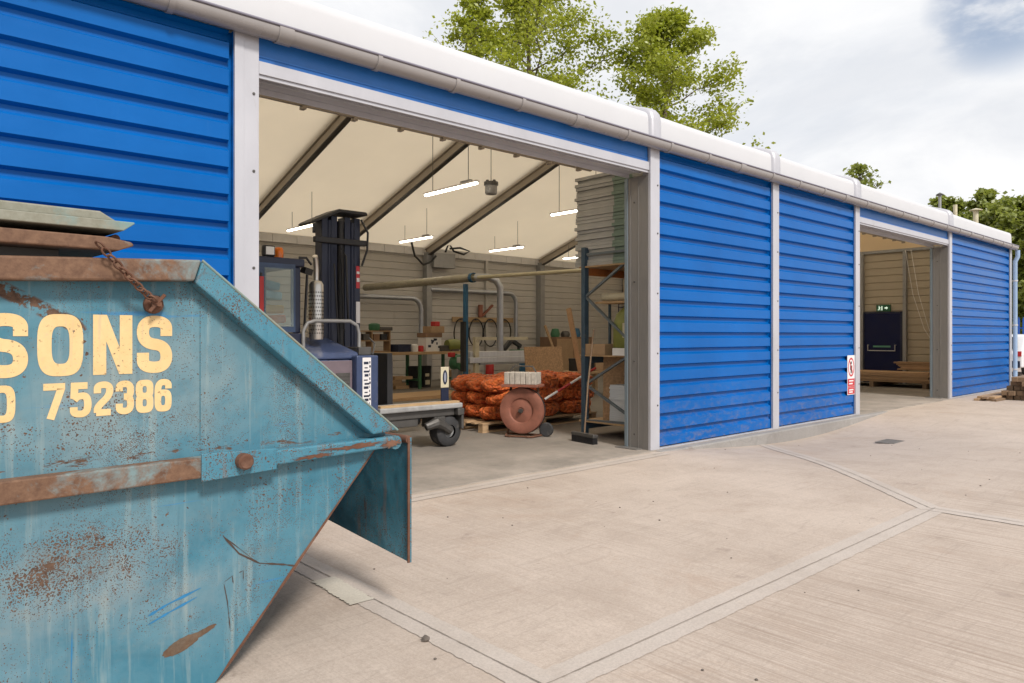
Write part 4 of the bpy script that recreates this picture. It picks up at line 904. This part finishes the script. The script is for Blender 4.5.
o = G().box(-.3,.3,-.18,.18,0,.15).build('cardboard_box', M['cardboard'], bevel=.005); o.location = (7.98,1.22,1.154); tag(o, 'low cardboard box at the left of the middle rack shelf', 'box')
# broom
br = thing('broom', 'yard broom with long pale handle leaning against the pallet rack', 'broom', (7.22,1.0,0))
g = G(); g.path([(0,0,.12),(.09,.02,.75),(.30,.10,1.50)], .0115, 8); g.build('handle', M['old_wood'], br, smooth=60)
g = G(); g.cbox((0,0,.105),(.09,.46,.05),(0,.12,R(-8))); g.build('broom_head', M['dark_steel'], br, bevel=.01)
g = G()
for i in range(16):
    for j in range(4): q = Matrix.Rotation(R(-8),3,'Z') @ Vector((-.035+j*.022,-.21+i*.028,0)); g.bar((q.x,q.y,.0),(q.x*.9,q.y,.085),.018,.018)
g.build('bristles', M['black'], br)
# red and white marker pole leaning
t = thing('marker_pole', 'red and white striped pole leaning over the sacks by the rack', 'pole', (7.45,2.0,0))
a, b = Vector((7.85-7.45,2.28-2,.50)), Vector((8.42-7.45,1.85-2,.93)); a0 = a-(b-a)*.1; seg = 4
for i in range(seg):
    q = a0.lerp(b, i/seg); q2 = a0.lerp(b, (i+1)/seg); G().cyl(q, q2, .018, 8).build('pole_segment', M['white'] if i % 2 == 0 else M['red'], t)
# leaning planks
o = G().bar((0,0,0),(-.10,.4,1.9),.10,.03,0,(1,0,0)).build('leaning_plank', M['wood']); o.location = (9.45,2.9,0); tag(o, 'pale plank leaning upright behind the rack upright', 'plank')

# ------------------------------------------------------------------ workshop things near the back wall
t = thing('work_bench', 'long timber workbench with green steel legs at the back wall', 'bench', (11.0,10.75,0))
G().box(-1.5,1.62,-.35,.4,.91,.985).build('bench_top', M['bench'], t, bevel=.006)
for x in (-.95,.2,1.4):
    g = G(); g.bar((x,-.28,0),(x,-.28,.908),.07,.07); g.bar((x,.3,0),(x,.3,.908),.07,.07); g.box(x-.03,x+.03,-.24,.26,.2,.26); g.build('leg', M['green'], t)
t = thing('shelf_unit', 'small open wooden shelf unit standing on the left end of the workbench', 'shelf', (9.95,10.95,.986))
g = G()
for z in (0,.28,.53): g.box(-.55,.55,-.16,.16,z,z+.03)
for x in (-.55,-.02,.52): g.box(x,x+.03,-.155,.155,.031,.279); g.box(x,x+.03,-.155,.155,.311,.529)
g.build('carcass', M['brown_box'] if False else M['wood'], t)
for i, (x, c_) in enumerate(((-.4,'brown_box'),(-.15,'dark_steel'),(.15,'brown_box'),(.38,'black'))):
    o = G().box(-.09,.09,-.1,.1,0,.16).build('small_bin', M[c_], bevel=.01); o.location = (9.95+x,10.93,1.298); tag(o, ('brown bin at the left of the upper shelf row','dark steel bin second on the upper shelf row','brown bin right of the shelf divider','black bin at the right of the upper shelf row')[i], 'bin')
o = G().lathe([(0,0),(.13,0),(.15,.05),(.15,.16),(.08,.19),(0,.19)], (0,0,0), (0,0,1), 16).build('green_drum', M['green'], smooth=40); o.location = (10.1,10.95,1.547); tag(o, 'small green drum on top of the wooden shelf unit', 'drum')
o = G().box(-.2,.2,-.08,.08,0,.10).build('hand_tool', M['dark_steel'], bevel=.02); o.location = (10.42,10.95,1.547); tag(o, 'dark power tool on top of the shelf unit, right end', 'tool')
t = thing('printed_box', 'white printed box with brown lid on the workbench', 'box', (11.72,10.75,.986))
G().box(-.25,.25,-.2,.2,0,.38).build('box_body', M['foam'], t); G().box(-.27,.27,-.21,.21,.381,.50).build('lid', M['brown_box'], t)
g = G()
for i in range(9): x, z = rnd.uniform(-.2,.15), rnd.uniform(.05,.3); g.box(x,x+rnd.uniform(.04,.1),-.2035,-.201,z,z+rnd.uniform(.03,.07))
g.build('print', M['navy'], t)
o = G().box(-.2,.25,-.2,.2,0,.18).build('cardboard_box', M['cardboard'], bevel=.01); o.location = (11.83,10.75,1.488); tag(o, 'cardboard box stacked on the printed box', 'box')
o = G().box(-.08,.1,-.1,.1,0,.13).build('red_tin', M['red'], bevel=.02); o.location = (11.88,10.72,1.67); tag(o, 'red tin on the topmost cardboard box', 'tin')
t = thing('bench_grinder', 'green bench machine at the right end of the workbench', 'machine', (12.42,10.6,.986))
g = G(); g.lathe([(0,-.22),(.14,-.22),(.16,-.1),(.16,.1),(.14,.22),(0,.22)], (0,0,.17), (1,0,0), 16); g.build('motor', M['olive'], t, smooth=40); G().box(-.12,.12,-.1,.1,0,.05).build('foot', M['dark_steel'], t)
for i, x in enumerate((11.35, 11.72)):
    t = thing('bin', ('plain black bin under the workbench' , 'dark bin with pale labels under the workbench')[i], 'bin', (x,10.95,0)); G().lathe([(0,0),(.15,0),(.17,.56),(.18,.58),(.155,.58),(.14,.03),(0,.03)], (0,0,0), (0,0,1), 18).build('bin_shell', M['black'], t, smooth=40)
    if i: G().box(-.12,.0,-.185,-.165,.30,.38).build('label_sheet', M['cream'], t); G().box(-.12,.02,-.185,-.165,.08,.2).build('label_sheet', M['cream'], t)
for i in range(16):
    L = rnd.uniform(.25,.55); o = G().box(-L/2,L/2,-.05,.05,-.04,.04).build('wood_offcut', M['wood'], bevel=.002); a = rnd.uniform(-.25,.25)
    row = i // 4; o.location = (10.50+rnd.uniform(-.12,.45)-.0*row, 10.75+(i%4)*.12, .041+row*.083); o.rotation_euler = (0,0,a); tag(o, 'short wood offcut in the loose heap under the workbench', 'offcut', 'wood offcuts under the bench')
t = thing('pillar_drill', 'green floor standing machine beside the blue support post', 'machine', (11.75,9.5,0))
g = G(); g.box(-.28,.28,-.25,.25,0,.05); g.box(-.14,.2,-.13,.13,.05,.62); g.build('stand', M['grey_steel'], t, bevel=.01); g = G(); g.lathe([(0,-.16),(.20,-.16),(.22,0),(.20,.16),(0,.16)], (0,0,.70), (0,1,0), 20); g.build('wheel_guard', M['green'], t, smooth=40); G().box(-.32,-.15,-.06,.06,.86,.98).build('red_cap', M['red'], t, bevel=.02)
# cream saw frame with roller beams
t = thing('saw_bench', 'cream steel saw frame with horizontal bar in front of the back wall', 'machine', (11.9,8.6,0))
for x, y in ((-.55,-.3),(-.4,.3),(1.9,-.3),(1.9,.3)): G().box(x-.06,x+.06,y-.05,y+.05,0,1.30 if x < 0 else .70).build('frame_leg', M['cream'], t)
G().box(-.62,1.15,-.36,-.26,1.302,1.38).build('top_bar', M['cream'], t)
G().box(-.5,2.0,-.40,.40,.701,.74).build('table_plate', M['grey_steel'], t); G().box(-.55,2.0,-.34,-.28,.35,.45).build('stretcher', M['cream'], t)
for i, (dx, dy, z) in enumerate(((0,-.30,.742),(.25,-.12,.742),(0,.08,.742),(.1,-.2,.884))):
    o = G().box(-1.0,1.6,-.07,.07,0,.14).build('metal_beam', M['alu'], bevel=.01); o.location = (12.1+dx,8.6+dy,z); tag(o, ('front aluminium beam on the saw bench','middle aluminium beam on the saw bench set further right','rear aluminium beam on the saw bench','aluminium beam lying on top of the other beams')[i], 'beam')
t = thing('black_fixture', 'black angular tool clamped on the saw bench', 'tool', (12.95,8.8,1.026)); g = G(); g.bar((-.25,0,0.02),(.05,0,.30),.12,.10); g.bar((0,0,.28),(.35,0,.10),.1,.1); g.bar((-.1,0,.15),(-.35,0,-.0),.05,.08); g.bar((.28,0,.14),(.28,0,0),.06,.06); g.build('tool_body', M['black'], t, bevel=.01)
# OSB offcut, brown board
o = G().box(-.58,.58,-.012,.012,0,.60).build('osb_sheet', M['osb']); o.location = (11.4,5.95,.572); o.rotation_euler = (R(-6),0,0); tag(o, 'osb sheet standing upright on the trestle behind the sacks', 'board')
t = thing('trestle', 'low brown timber trestle behind the sacks', 'trestle', (12.0,6.35,0)); G().box(-1.0,1.9,-.45,.35,.52,.57).build('trestle_top', M['ply'], t)
for x in (-.9,1.8): g = G(); g.box(x-.05,x+.05,-.4,-.3,0,.519); g.box(x-.05,x+.05,.2,.3,0,.519); g.build('leg', M['wood'], t)
t = thing('brown_cabinet', 'brown wooden cabinet against the back wall left of the pallet rack', 'cabinet', (18.6,12.2,0)); G().box(-.85,1.0,-.4,.4,0,1.36).build('carcass', M['brown_box'], t, bevel=.008)
for x in (-.83,.02,): G().box(x,x+.80,-.418,-.402,.06,1.30).build('door', M['cardboard'], t)
for i, (x, c_, z) in enumerate(((-.6,'green',.28),(-.1,'dark_steel',.2),(.45,'post_blue',.30))):
    o = G().lathe([(0,0),(.15,0),(.17,.1),(.12,z),(0,z+.02)], (0,0,0), (0,0,1), 14).build('paint_can', M[c_], smooth=40); o.location = (18.6+x,12.1,1.361); tag(o, ('green can on the brown cabinet','dark steel can in the middle of the brown cabinet top','blue can at the right of the brown cabinet top')[i], 'can')
o = G().bar((0,0,0),(-.6,.3,1.75),.09,.035,0,(0,1,0)).build('leaning_plank', M['wood']); o.location = (17.6,11.3,0); tag(o, 'short plank leaning against the brown cabinet', 'plank')
def clutter(nm, mt, dims, loc, rz, lab, cat, round_=False):
    a, b, c_ = dims
    g = G()
    if round_: g.lathe([(0,0),(a,0),(a*1.04,c_*.1),(a*1.04,c_*.85),(a*.8,c_*.97),(a*.8,c_),(0,c_)], (0,0,0), n=18)
    else: g.box(-a,a,-b,b,0,c_*.8); g.box(-a*1.03,a*1.03,-b*1.03,b*1.03,c_*.8,c_)
    o = g.build(nm, M[mt], smooth=40 if round_ else None, bevel=0 if round_ else .006); o.location = loc; o.rotation_euler = (0,0,rz); tag(o, lab, cat)
clutter('storage_tub','navy',(.22,.16,.2),(10.75,10.7,.986),.1,'dark blue lidded tub on the workbench beside the shelf unit','tub')
clutter('paint_tin','white',(.09,.09,.2),(11.15,10.65,.986),0,'white tin in the middle of the workbench top','tin',True)
clutter('paint_tin','red',(.07,.07,.16),(11.34,10.62,.986),0,'small red tin beside the printed box on the workbench','tin',True)
clutter('tool_box','dark_steel',(.2,.1,.16),(12.1,10.6,.986),.2,'dark metal tool box between the printed box and bench machine','tool box')
clutter('cardboard_carton','cardboard',(.28,.22,.4),(13.4,11.6,0),.3,'tall cardboard carton on the floor right of the workbench','carton')
clutter('cardboard_carton','cardboard',(.24,.2,.26),(14.3,12.1,0),-.2,'low cardboard carton on the floor under the hanging belts','carton')
clutter('gas_bottle','red',(.13,.13,.8),(15.2,12.3,0),0,'red gas bottle standing under the hanging belts','gas bottle',True)
clutter('oil_drum','post_blue',(.28,.28,.86),(16.6,12.0,0),0,'blue oil drum beside the brown cabinet','drum',True)
clutter('waste_crate','green',(.3,.22,.3),(13.35,8.75,.741),.1,'green crate at the right end of the saw bench','crate')
clutter('storage_tub','black',(.26,.2,.3),(13.0,6.3,.571),.05,'black tub on the trestle behind the sacks','tub')
clutter('cardboard_carton','cardboard',(.25,.2,.36),(13.5,6.25,.571),-.1,'cardboard carton at the right end of the trestle','carton')
clutter('storage_tub','truck_blue',(.26,.2,.25),(9.0,2.0-.9,1.154),.1,'grey blue tub deep on the middle rack shelf','tub')
clutter('cardboard_carton','cardboard',(.25,.3,.4),(9.6,1.0,1.154),.0,'large carton deep on the middle rack shelf','carton')
# belts on a wall board
t = thing('belt_board', 'pale timber rail on the back wall with hooks', 'wall rail', (15.7,DEP-.17,1.86)); G().box(-1.3,1.35,-.02,.02,0,.16).build('rail_board', M['bench'], t)
for i in range(4): G().box(-1.0+i*.62,-.96+i*.62,-.10,-.021,.06,.10).build('hook', M['dark_steel'], t)
for i in range(4):
    g = G(); cx_ = 14.72+i*.62
    g.path([(.30*math.sin(a), .01*math.cos(3*a), -.46*(1-math.cos(a))-.0) for a in [2*math.pi*k/24 for k in range(24)]], .022, 6, closed=True)
    o = g.build('drive_belt', M['black'], smooth=60); o.location = (cx_, DEP-.245, 1.965); tag(o, ('black belt on the hook nearest the blue post, left end of the rail','second black belt on the wall rail, right of the blue post','third black belt on the wall rail, right of the duct drop pipe','last black belt on the wall rail, beside the bent duct')[i], 'belt', 'belts hung on the wall rail')
t = thing('red_bracket', 'rusty red forked bracket fixed above the belts on the back wall', 'bracket', (15.75,DEP-.16,2.02)); g = G(); g.box(-.25,-.10,-.06,0,0,.42); g.bar((-.1,-.03,.05),(.35,-.03,.42),.09,.06); g.build('bracket_body', M['rust_disc'], t)
# plywood sheets and long planks on the floor behind the truck
for i in range(3):
    o = G().box(-1.5,1.5,-.6,.6,0,.018).build('plywood_sheet', M['ply']); o.location = (9.4+i*.1,8.3+i*.07,.001+i*.0195); o.rotation_euler = (0,0,.03*i); tag(o, ('lowest','middle','topmost')[i]+' plywood sheet lying on the floor behind the forklift', 'sheet', 'plywood sheets on the floor')
pallet('empty timber pallet left of the orange sacks', 7.75, 5.1, .05, 1.7, 1.1)
for i in range(3):
    o = G().box(-1.5,1.5,-.05,.05,0,.05).build('long_plank', M['wood']); o.location = (7.9,4.8+i*.25,.142); o.rotation_euler = (0,0,.04*(i-1)); tag(o, ('front','middle','rear')[i]+' plank on the empty pallet left of the sacks', 'plank')

# ------------------------------------------------------------------ timber inside the second doorway
def planks(spec, M_, nm, lab, grp, cat='plank'):
    for (x, y, z, L, w, h, rz) in spec:
        o = G().box(-w/2,w/2,-L/2,L/2,0,h).build(nm, M_, bevel=.003); o.location = (x,y,z); o.rotation_euler = (0,0,rz)
        tag(o, lab, cat, grp)
sp_ = []
for x in (21.0,22.0): pass
for lay in range(5):
    for i in range(8 if lay < 3 else 5): sp_.append((21.1+i*.165+rnd.uniform(-.02,.02), 2.75+rnd.uniform(-.25,.25), .145+lay*.056, rnd.uniform(2.6,3.4), .14, .05, rnd.uniform(-.02,.02)))
planks(sp_, M['wood_y'], 'sawn_plank', 'sawn plank in the low pile in front of the navy fire door', 'planks piled in front of the fire door')
sp_ = []
for lay in range(5):
    for i in range(4): sp_.append((22.28+i*.13-.0, 1.55+rnd.uniform(-.1,.1), .43+lay*.047, rnd.uniform(1.7,2.1), .12, .042, rnd.uniform(-.03,.03)))
planks(sp_, M['wood_y'], 'sawn_plank', 'sawn plank in the higher pile by the right jamb of the second doorway', 'planks piled by the second doorway jamb')
for yy in (1.4,2.75,4.1):
    o = G().box(20.95,22.75,yy-.05,yy+.05,0,.143).build('timber_bearer', M['old_wood']); tag(o, ('bearer under the near end of the plank pile','bearer under the middle of the plank pile','bearer under the far end of the plank pile')[int((yy-1.3)/1.3)], 'bearer')
t = thing('hanging_cable', 'thin pale cables hanging down inside the second doorway', 'cable', (22.6,1.9,0))
for k in range(2):
    g = G(); g.path([(0,.55-.15*k,3.88),(0,.35-.15*k,2.6),(0,.05-.12*k,1.6),(0,-.3,1.0)], .007, 5); g.build('cable', M['white'], t)

# ------------------------------------------------------------------ timber outside the far bay
sp_ = []
for i in range(7):
    o = G().box(-.9,.9,-.05,.05,0,.045).build('loose_batten', M['old_wood'] if i % 2 else M['wood'], bevel=.004); lay = 0 if i < 4 else 1
    o.location = (19.25+rnd.uniform(-.15,.15), -.50-(i%4)*.125-.05*lay, gh(19,-.6)+.001+lay*.046); o.rotation_euler = (0,0,rnd.uniform(-.06,.06)); tag(o, 'flat batten in the low spread on the ground below the far cladding', 'batten', 'battens lying by the far wall')
k = 0
for lay in range(5):
    for i in range(9 - lay):
        o = G().box(-1.2,1.2,-.06,.06,0,.10).build('sleeper', M['old_wood'], bevel=.006)
        o.location = (20.2+rnd.uniform(-.14,.14), -.84-.127*i-.06*lay+rnd.uniform(-.004,.004), gh(20,-1)+.001+lay*.102); o.rotation_euler = (0,0,rnd.uniform(-.008,.008))
        tag(o, 'thick brown timber in the stack on the ground at the far corner', 'timber', 'timbers stacked at the far corner')
for lay in range(7):
    for i in range(5):
        o = G().box(-1.0,1.0,-.08,.08,0,.12).build('sleeper', M['old_wood'], bevel=.006); o.location = (25.2+rnd.uniform(-.1,.1), -.50-.167*i+rnd.uniform(-.003,.003), gh(25,0)+.001+lay*.122); tag(o, 'thick timber in the tall stack beyond the corner of the building', 'timber', 'timbers stacked beyond the building corner')

# drain cover, stones
t = thing('drain_cover', 'dark iron drain grating set in the concrete near the sign', 'drain', (11.25,-1.35,gh(11.25,-1.35)+.004))
g = G(); g.box(-.30,.30,-.20,-.185,0,.012); g.box(-.30,.30,.185,.20,0,.012); g.box(-.30,-.285,-.1845,.1845,0,.012); g.box(.285,.30,-.1845,.1845,0,.012)
for i in range(13): g.box(-.27+i*.043,-.247+i*.043,-.1845,.1845,.001,.010)
t.scale = (.72,.66,1); g.build('grating', mat('worn_iron', (.22,.205,.19), .7, .2, .3, 20.), t); G().box(-.284,.284,-.184,.184,-.001,.0008).build('dark_pit', M['black'], t)
def stone(x, y, s, lab, grp=None):
    bm = bmesh.new(); bmesh.ops.create_icosphere(bm, subdivisions=2, radius=s)
    for v in bm.verts: v.co *= 1+rnd.uniform(-.22,.22); v.co.z *= .6
    me = bpy.data.meshes.new('stone'); bm.to_mesh(me); bm.free(); me.materials.append(M['pebble']); o = bpy.data.objects.new('stone', me); COL.objects.link(o); o.location = (x,y,gh(x,y)+s*.45); tag(o, lab, 'stone', grp)
stone(2.0,-2.72,.022,'dark stone on the joint in front of the skip flap')
for i in range(60):
    x, y = rnd.uniform(1.6,11), rnd.uniform(-5,-.25)
    stone(x, y, rnd.uniform(.003,.008), 'tiny dark grit stone scattered on the concrete yard', 'grit scattered on the yard')

# ------------------------------------------------------------------ beyond the building
def palisade():
    t = thing('palisade_fence', 'blue steel palisade fence beyond the far end of the building', 'fence', (37,-6,0))
    for i in range(100): G().prism([(-.035,0),(.035,0),(.035,2.05),(0,2.15),(-.035,2.05)], 0, .02, 'x').build('pale', M['fence_blue'], t).location = (0, i*.17, .05)
    for z in (.4,1.7): G().box(.021,.06,0,17,z,z+.05).build('fence_rail', M['fence_blue'], t)
palisade()
V = thing('parked_car', 'white car parked beyond the corner of the building', 'car', (30.2,2.15,0))
body = [(0,.28),(0,.75),(.12,.92),(.45,1.38),(.62,1.44),(2.2,1.46),(2.9,1.02),(3.9,.88),(4.1,.6),(4.1,.28)]
G().prism(body, -.82, .82).build('body', M['car_white'], V, bevel=.06, seg=3)
G().add([(.075,-.66,.95),(.075,.66,.95),(.375,.58,1.36),(.375,-.58,1.36)], [(0,1,2,3)]).build('rear_window', M['car_glass'], V)
for s in (-1,1):
    G().prism([(.75,.98),(2.65,.98),(2.15,1.36),(.85,1.36)], s*.822, s*.828).build('side_window', M['car_glass'], V)
    G().box(-.015,.03,s*.7-.09,s*.7+.09,.68,.86).build('tail_light', M['red'], V)
    for x in (.8,3.3):
        w = G().lathe([(.18,-.1),(.30,-.1),(.32,-.07),(.32,.07),(.30,.1),(.18,.1)], (x,s*.76,.32), (0,1,0), 24).build('wheel', M['rubber'], V, smooth=40); G().lathe([(0,-.08),(.18,-.08),(.18,.08),(0,.08)], (x,s*.76,.32), (0,1,0), 18).build('rim', M['alu'], w)
G().box(-.03,.05,-.75,.75,.28,.52).build('bumper', M['navy'], V, bevel=.02)
t_specs = [(39.2,6.75,8.24,.09,True,'tall thin capped flue pipe behind the roof, left of the other two'),(42.3,7,8.16,.13,False,'plain cream pipe between the two capped flues'),(45.7,7,8.27,.17,True,'thick cream capped flue pipe, right of the other two')]
for x, y, z, r_, cap, lab in t_specs:
    t = thing('flue_pipe', lab, 'flue', (x,y,0), 0, 'flue pipes beyond the building'); G().cyl((0,0,0),(0,0,z),r_*.75,10).build('pipe', M['cream'] if x > 40 else M['grey_steel'], t, smooth=40)
    if cap: G().lathe([(0,.06),(r_*1.9,-.04),(r_*1.9,-.08),(0,-.08)], (0,0,z+.06), n=12).build('cowl', M['dark_steel'] if x < 40 else M['cream'], t, smooth=30)

# ------------------------------------------------------------------ trees
def leaf_mat(name, a, b, c):
    t = NT(name); t.n.remove(t.b); v = t.coord(); f = t.noise(v, .55, 4, .6); f2 = t.noise(v, 7, 2, .5)
    col = t.mix(t.ramp(f, .35, .65), a, b); col = t.mix(t.ramp(f2, .45, .72, 0, .8), col, c)
    d = t.node('ShaderNodeBsdfDiffuse'); tl = t.node('ShaderNodeBsdfTranslucent'); gl = t.node('ShaderNodeBsdfGlossy'); gl.inputs['Roughness'].default_value = .45
    mx = t.node('ShaderNodeMixShader'); mx.inputs[0].default_value = .5; m2 = t.node('ShaderNodeMixShader'); m2.inputs[0].default_value = .06
    t.link(col, d.inputs[0]); t.link(col, tl.inputs[0]); t.link(d.outputs[0], mx.inputs[1]); t.link(tl.outputs[0], mx.inputs[2])
    t.link(mx.outputs[0], m2.inputs[1]); t.link(gl.outputs[0], m2.inputs[2]); t.link(m2.outputs[0], t.out.inputs[0]); return t.m
LM = leaf_mat('bright_leaf', (.24,.30,.016), (.37,.42,.03), (.48,.48,.07))
LM2 = leaf_mat('mid_green_leaf', (.17,.22,.03), (.27,.32,.045), (.36,.37,.08))
BK = mat('bark', (.13,.10,.075), .9, 0, .35, 12., .5)
def tree(lab, x, y, h, cr, seed, nleaf, lsize, lm, crown0=.28, airy=1., grp='trees behind the building', shape=1.):
    rg = np.random.default_rng(seed); rn = random.Random(seed)
    t = thing('broadleaf_tree', lab, 'tree', (x,y,0), 0, grp)
    g = G(); tips = []
    tp = [Vector((0,0,0))]; 
    for i in range(1,9): tp.append(Vector((rn.uniform(-.02,.02)*h*.6, rn.uniform(-.02,.02)*h*.6, h*.97*i/8)))
    g.path(tp, [h*.016*(1-.86*i/8) for i in range(9)], 9)
    nb = 46
    for k in range(nb):
        f = crown0 + (1-crown0)*(k+.5)/nb; base = tp[int(f*8)].lerp(tp[min(int(f*8)+1,8)], f*8-int(f*8))
        q = (f-crown0)/(1-crown0)
        env = cr*(math.sin(math.pi*min(1,(q*.86+.14))**.8))**.75*shape + .12*cr
        az = k*2.4 + rn.uniform(-.5,.5); L = env*rn.uniform(.62,1.12); el = .16+.50*q**1.3+rn.uniform(-.18,.2)
        d = Vector((math.cos(az)*math.cos(el), math.sin(az)*math.cos(el), math.sin(el)))
        pts = [base]
        for j in range(1,5): pts.append(base + d*(L*j/4) + Vector((0,0,-.03*L*(j/4)**2)) + Vector((rn.uniform(-.05,.05),rn.uniform(-.05,.05),rn.uniform(-.05,.05)))*L)
        r0 = h*.0048*(1-.6*q); g.path(pts, [r0, r0*.75, r0*.5, r0*.3, r0*.12], 6)
        for j in range(1,5):
            for s in range((1,3,5,6)[j-1]):
                b0 = pts[j].lerp(pts[j-1], rn.random()*.8); az2 = rn.uniform(0,6.283); el2 = rn.uniform(-.5,.8)
                d2 = (d*.8 + Vector((math.cos(az2)*math.cos(el2), math.sin(az2)*math.cos(el2), math.sin(el2)))).normalized()
                e = b0 + d2*L*rn.uniform(.16,.36); g.path([b0, b0.lerp(e,.5)+Vector((0,0,.02*L)), e], [r0*.28, r0*.18, r0*.05], 4); tips.append((b0.lerp(e,.45), .6)); tips.append((e, 1.))
    g.build('trunk', BK, t, smooth=60)
    T = np.array([tuple(p) for p, w in tips]); n = nleaf
    keep = rg.random(len(T)) < .92*min(1, airy+.25); T = T[keep]
    idx = rg.integers(0, len(T), n); spread = cr*.062/airy**.3
    c = T[idx] + rg.normal(0, spread, (n,3))*np.array([1,1,.75])
    nrm = rg.normal(0,1,(n,3)); nrm[:,2] = np.abs(nrm[:,2])+.35; nrm /= np.linalg.norm(nrm,axis=1)[:,None]
    ref = rg.normal(0,1,(n,3)); a = np.cross(nrm, ref); a /= np.linalg.norm(a,axis=1)[:,None]; b = np.cross(nrm, a)
    s = lsize*rg.uniform(.6,1.25,(n,1)); a *= s; b *= s*.62
    V_ = np.stack([c-a, c-.15*a+b+nrm*s*.12, c+a, c-.15*a-b+nrm*s*.12], 1).reshape(-1,3)
    me = bpy.data.meshes.new('crown'); me.vertices.add(4*n); me.vertices.foreach_set('co', V_.ravel().astype(np.float32)); me.loops.add(4*n); me.loops.foreach_set('vertex_index', np.arange(4*n,dtype=np.int32))
    me.polygons.add(n); me.polygons.foreach_set('loop_start', np.arange(0,4*n,4,dtype=np.int32)); me.update(calc_edges=True); me.validate()
    me.materials.append(lm); o = bpy.data.objects.new('crown', me); COL.objects.link(o); o.parent = t
tree('tall airy tree behind the roof whose top leaves the frame', 25.9, 22, 20.6, 5.2, 3, 34000, .11, LM, .22, .8)
tree('bushy bright green tree behind the roof beside the taller airy tree', 30.9, 17, 18.2, 4.2, 17, 36000, .11, LM, .18, .9)
tree('slim sparse tree just left of the tall airy tree', 22.3, 22, 18.2, 2.0, 23, 7000, .105, LM, .45, .6)
tree('small treetop alone above the middle of the roof', 61, 19.5, 15.6, 2.2, 5, 1500, .2, LM2, .5, .6)
far = [(54,8.8,10.9,2.2),(56,11.8,11.0,2.4),(50,6.2,9.3,3.0),(47,3.2,8.2,2.8),(60,9.2,10.5,3.2),(52,3.6,9.0,3.2),(66,12,10.9,3.2),(58,5.4,10.,3.4)]
FL = ['pointed tree left of the capped flue pipes above the roof end','rear tree showing above the roof end by the flues','rounded tree behind the far corner of the building','low bushy tree beside the far corner behind the blue fence','tall tree standing behind the rounded corner tree','bushy tree at the right edge of the view','far tree behind the pointed tree','dense tree at the right edge behind the low bushy one']
for i, (x, y, h, cr) in enumerate(far): tree(FL[i], x, y, h, cr, 40+i, 15000, .16, LM2, .12, 1., 'trees beyond the far end')

# ------------------------------------------------------------------ sky, sun, view
W = bpy.data.worlds.new('World'); sc.world = W; W.use_nodes = True; nt = W.node_tree; N = nt.nodes; Lk = nt.links.new
bg = N['Background']; sky = N.new('ShaderNodeTexSky'); sky.sky_type = 'NISHITA'; sky.sun_disc = False
sun_dir = Vector((-.16, -.70, .70)).normalized()
EL = math.asin(sun_dir.z); sky.sun_elevation = EL; sky.sun_rotation = math.atan2(sun_dir.x, sun_dir.y)
tc = N.new('ShaderNodeTexCoord'); mp = N.new('ShaderNodeMapping'); mp.inputs['Scale'].default_value = (1,1,2.2); Lk(tc.outputs['Generated'], mp.inputs['Vector'])
def wn(scale, det, rough, dist=0.):
    n = N.new('ShaderNodeTexNoise'); n.inputs['Scale'].default_value = scale; n.inputs['Detail'].default_value = det; n.inputs['Roughness'].default_value = rough; n.inputs['Distortion'].default_value = dist; Lk(mp.outputs[0], n.inputs['Vector']); return n.outputs['Fac']
def wr(f, a, b, lo=0., hi=1.):
    n = N.new('ShaderNodeMapRange'); n.interpolation_type = 'SMOOTHSTEP'; n.inputs[1].default_value = a; n.inputs[2].default_value = b; n.inputs[3].default_value = lo; n.inputs[4].default_value = hi; Lk(f, n.inputs[0]); return n.outputs[0]
def wm(f, a, b):
    n = N.new('ShaderNodeMix'); n.data_type = 'RGBA'
    for v, i in ((f,0),(a,6),(b,7)):
        if hasattr(v, 'node'): Lk(v, n.inputs[i])
        else: n.inputs[i].default_value = v if i == 0 else (*v,1)
    return n.outputs[2]
def wmath(op, a, b):
    n = N.new('ShaderNodeMath'); n.operation = op
    for i, v in enumerate((a,b)):
        if hasattr(v,'node'): Lk(v, n.inputs[i])
        else: n.inputs[i].default_value = v
    return n.outputs[0]
SKY = .10
cl = wm(wr(wn(2.4, 8, .58, .5), .36, .60), tuple(x/SKY for x in (.60,.615,.645)), tuple(x/SKY for x in (.74,.74,.745)))
cover = wr(wn(1.6, 8, .58, .4), .28, .44)
# the gap in the cloud up to the right
gd = Vector((1.167,.285,.455)).normalized(); dp = N.new('ShaderNodeVectorMath'); dp.operation = 'DOT_PRODUCT'; dp.inputs[1].default_value = gd; Lk(tc.outputs['Generated'], dp.inputs[0])
hole = wmath('MULTIPLY', wmath('MULTIPLY', .7, wr(dp.outputs['Value'],   .9960, .9997)), wr(wn(5., 6, .6), .38, .56))
cover = wmath('SUBTRACT', 1.0, wmath('MAXIMUM', hole, wmath('MULTIPLY', wmath('SUBTRACT', 1.0, cover), .10)))
fin = wm(cover, sky.outputs[0], cl)
Lk(fin, bg.inputs['Color']); bg.inputs['Strength'].default_value = SKY
sd = bpy.data.lights.new('sun', 'SUN'); sd.energy = 2.6; sd.angle = R(10); sd.color = (1,.94,.86); so_ = bpy.data.objects.new('sun', sd); COL.objects.link(so_)
so_.rotation_euler = sun_dir.to_track_quat('Z', 'Y').to_euler()
vs_ = sc.view_settings; vs_.view_transform = 'Standard'; vs_.look = 'None'; vs_.gamma = 1; vs_.use_curve_mapping = False; vs_.exposure = .46
sc.render.engine = 'CYCLES'; cy = sc.cycles; cy.use_denoising = True; cy.max_bounces = 10; cy.diffuse_bounces = 6; cy.transmission_bounces = 6; cy.transparent_max_bounces = 8; cy.sample_clamp_indirect = 6
try: cy.denoiser = 'OPENIMAGEDENOISE'
except Exception: pass
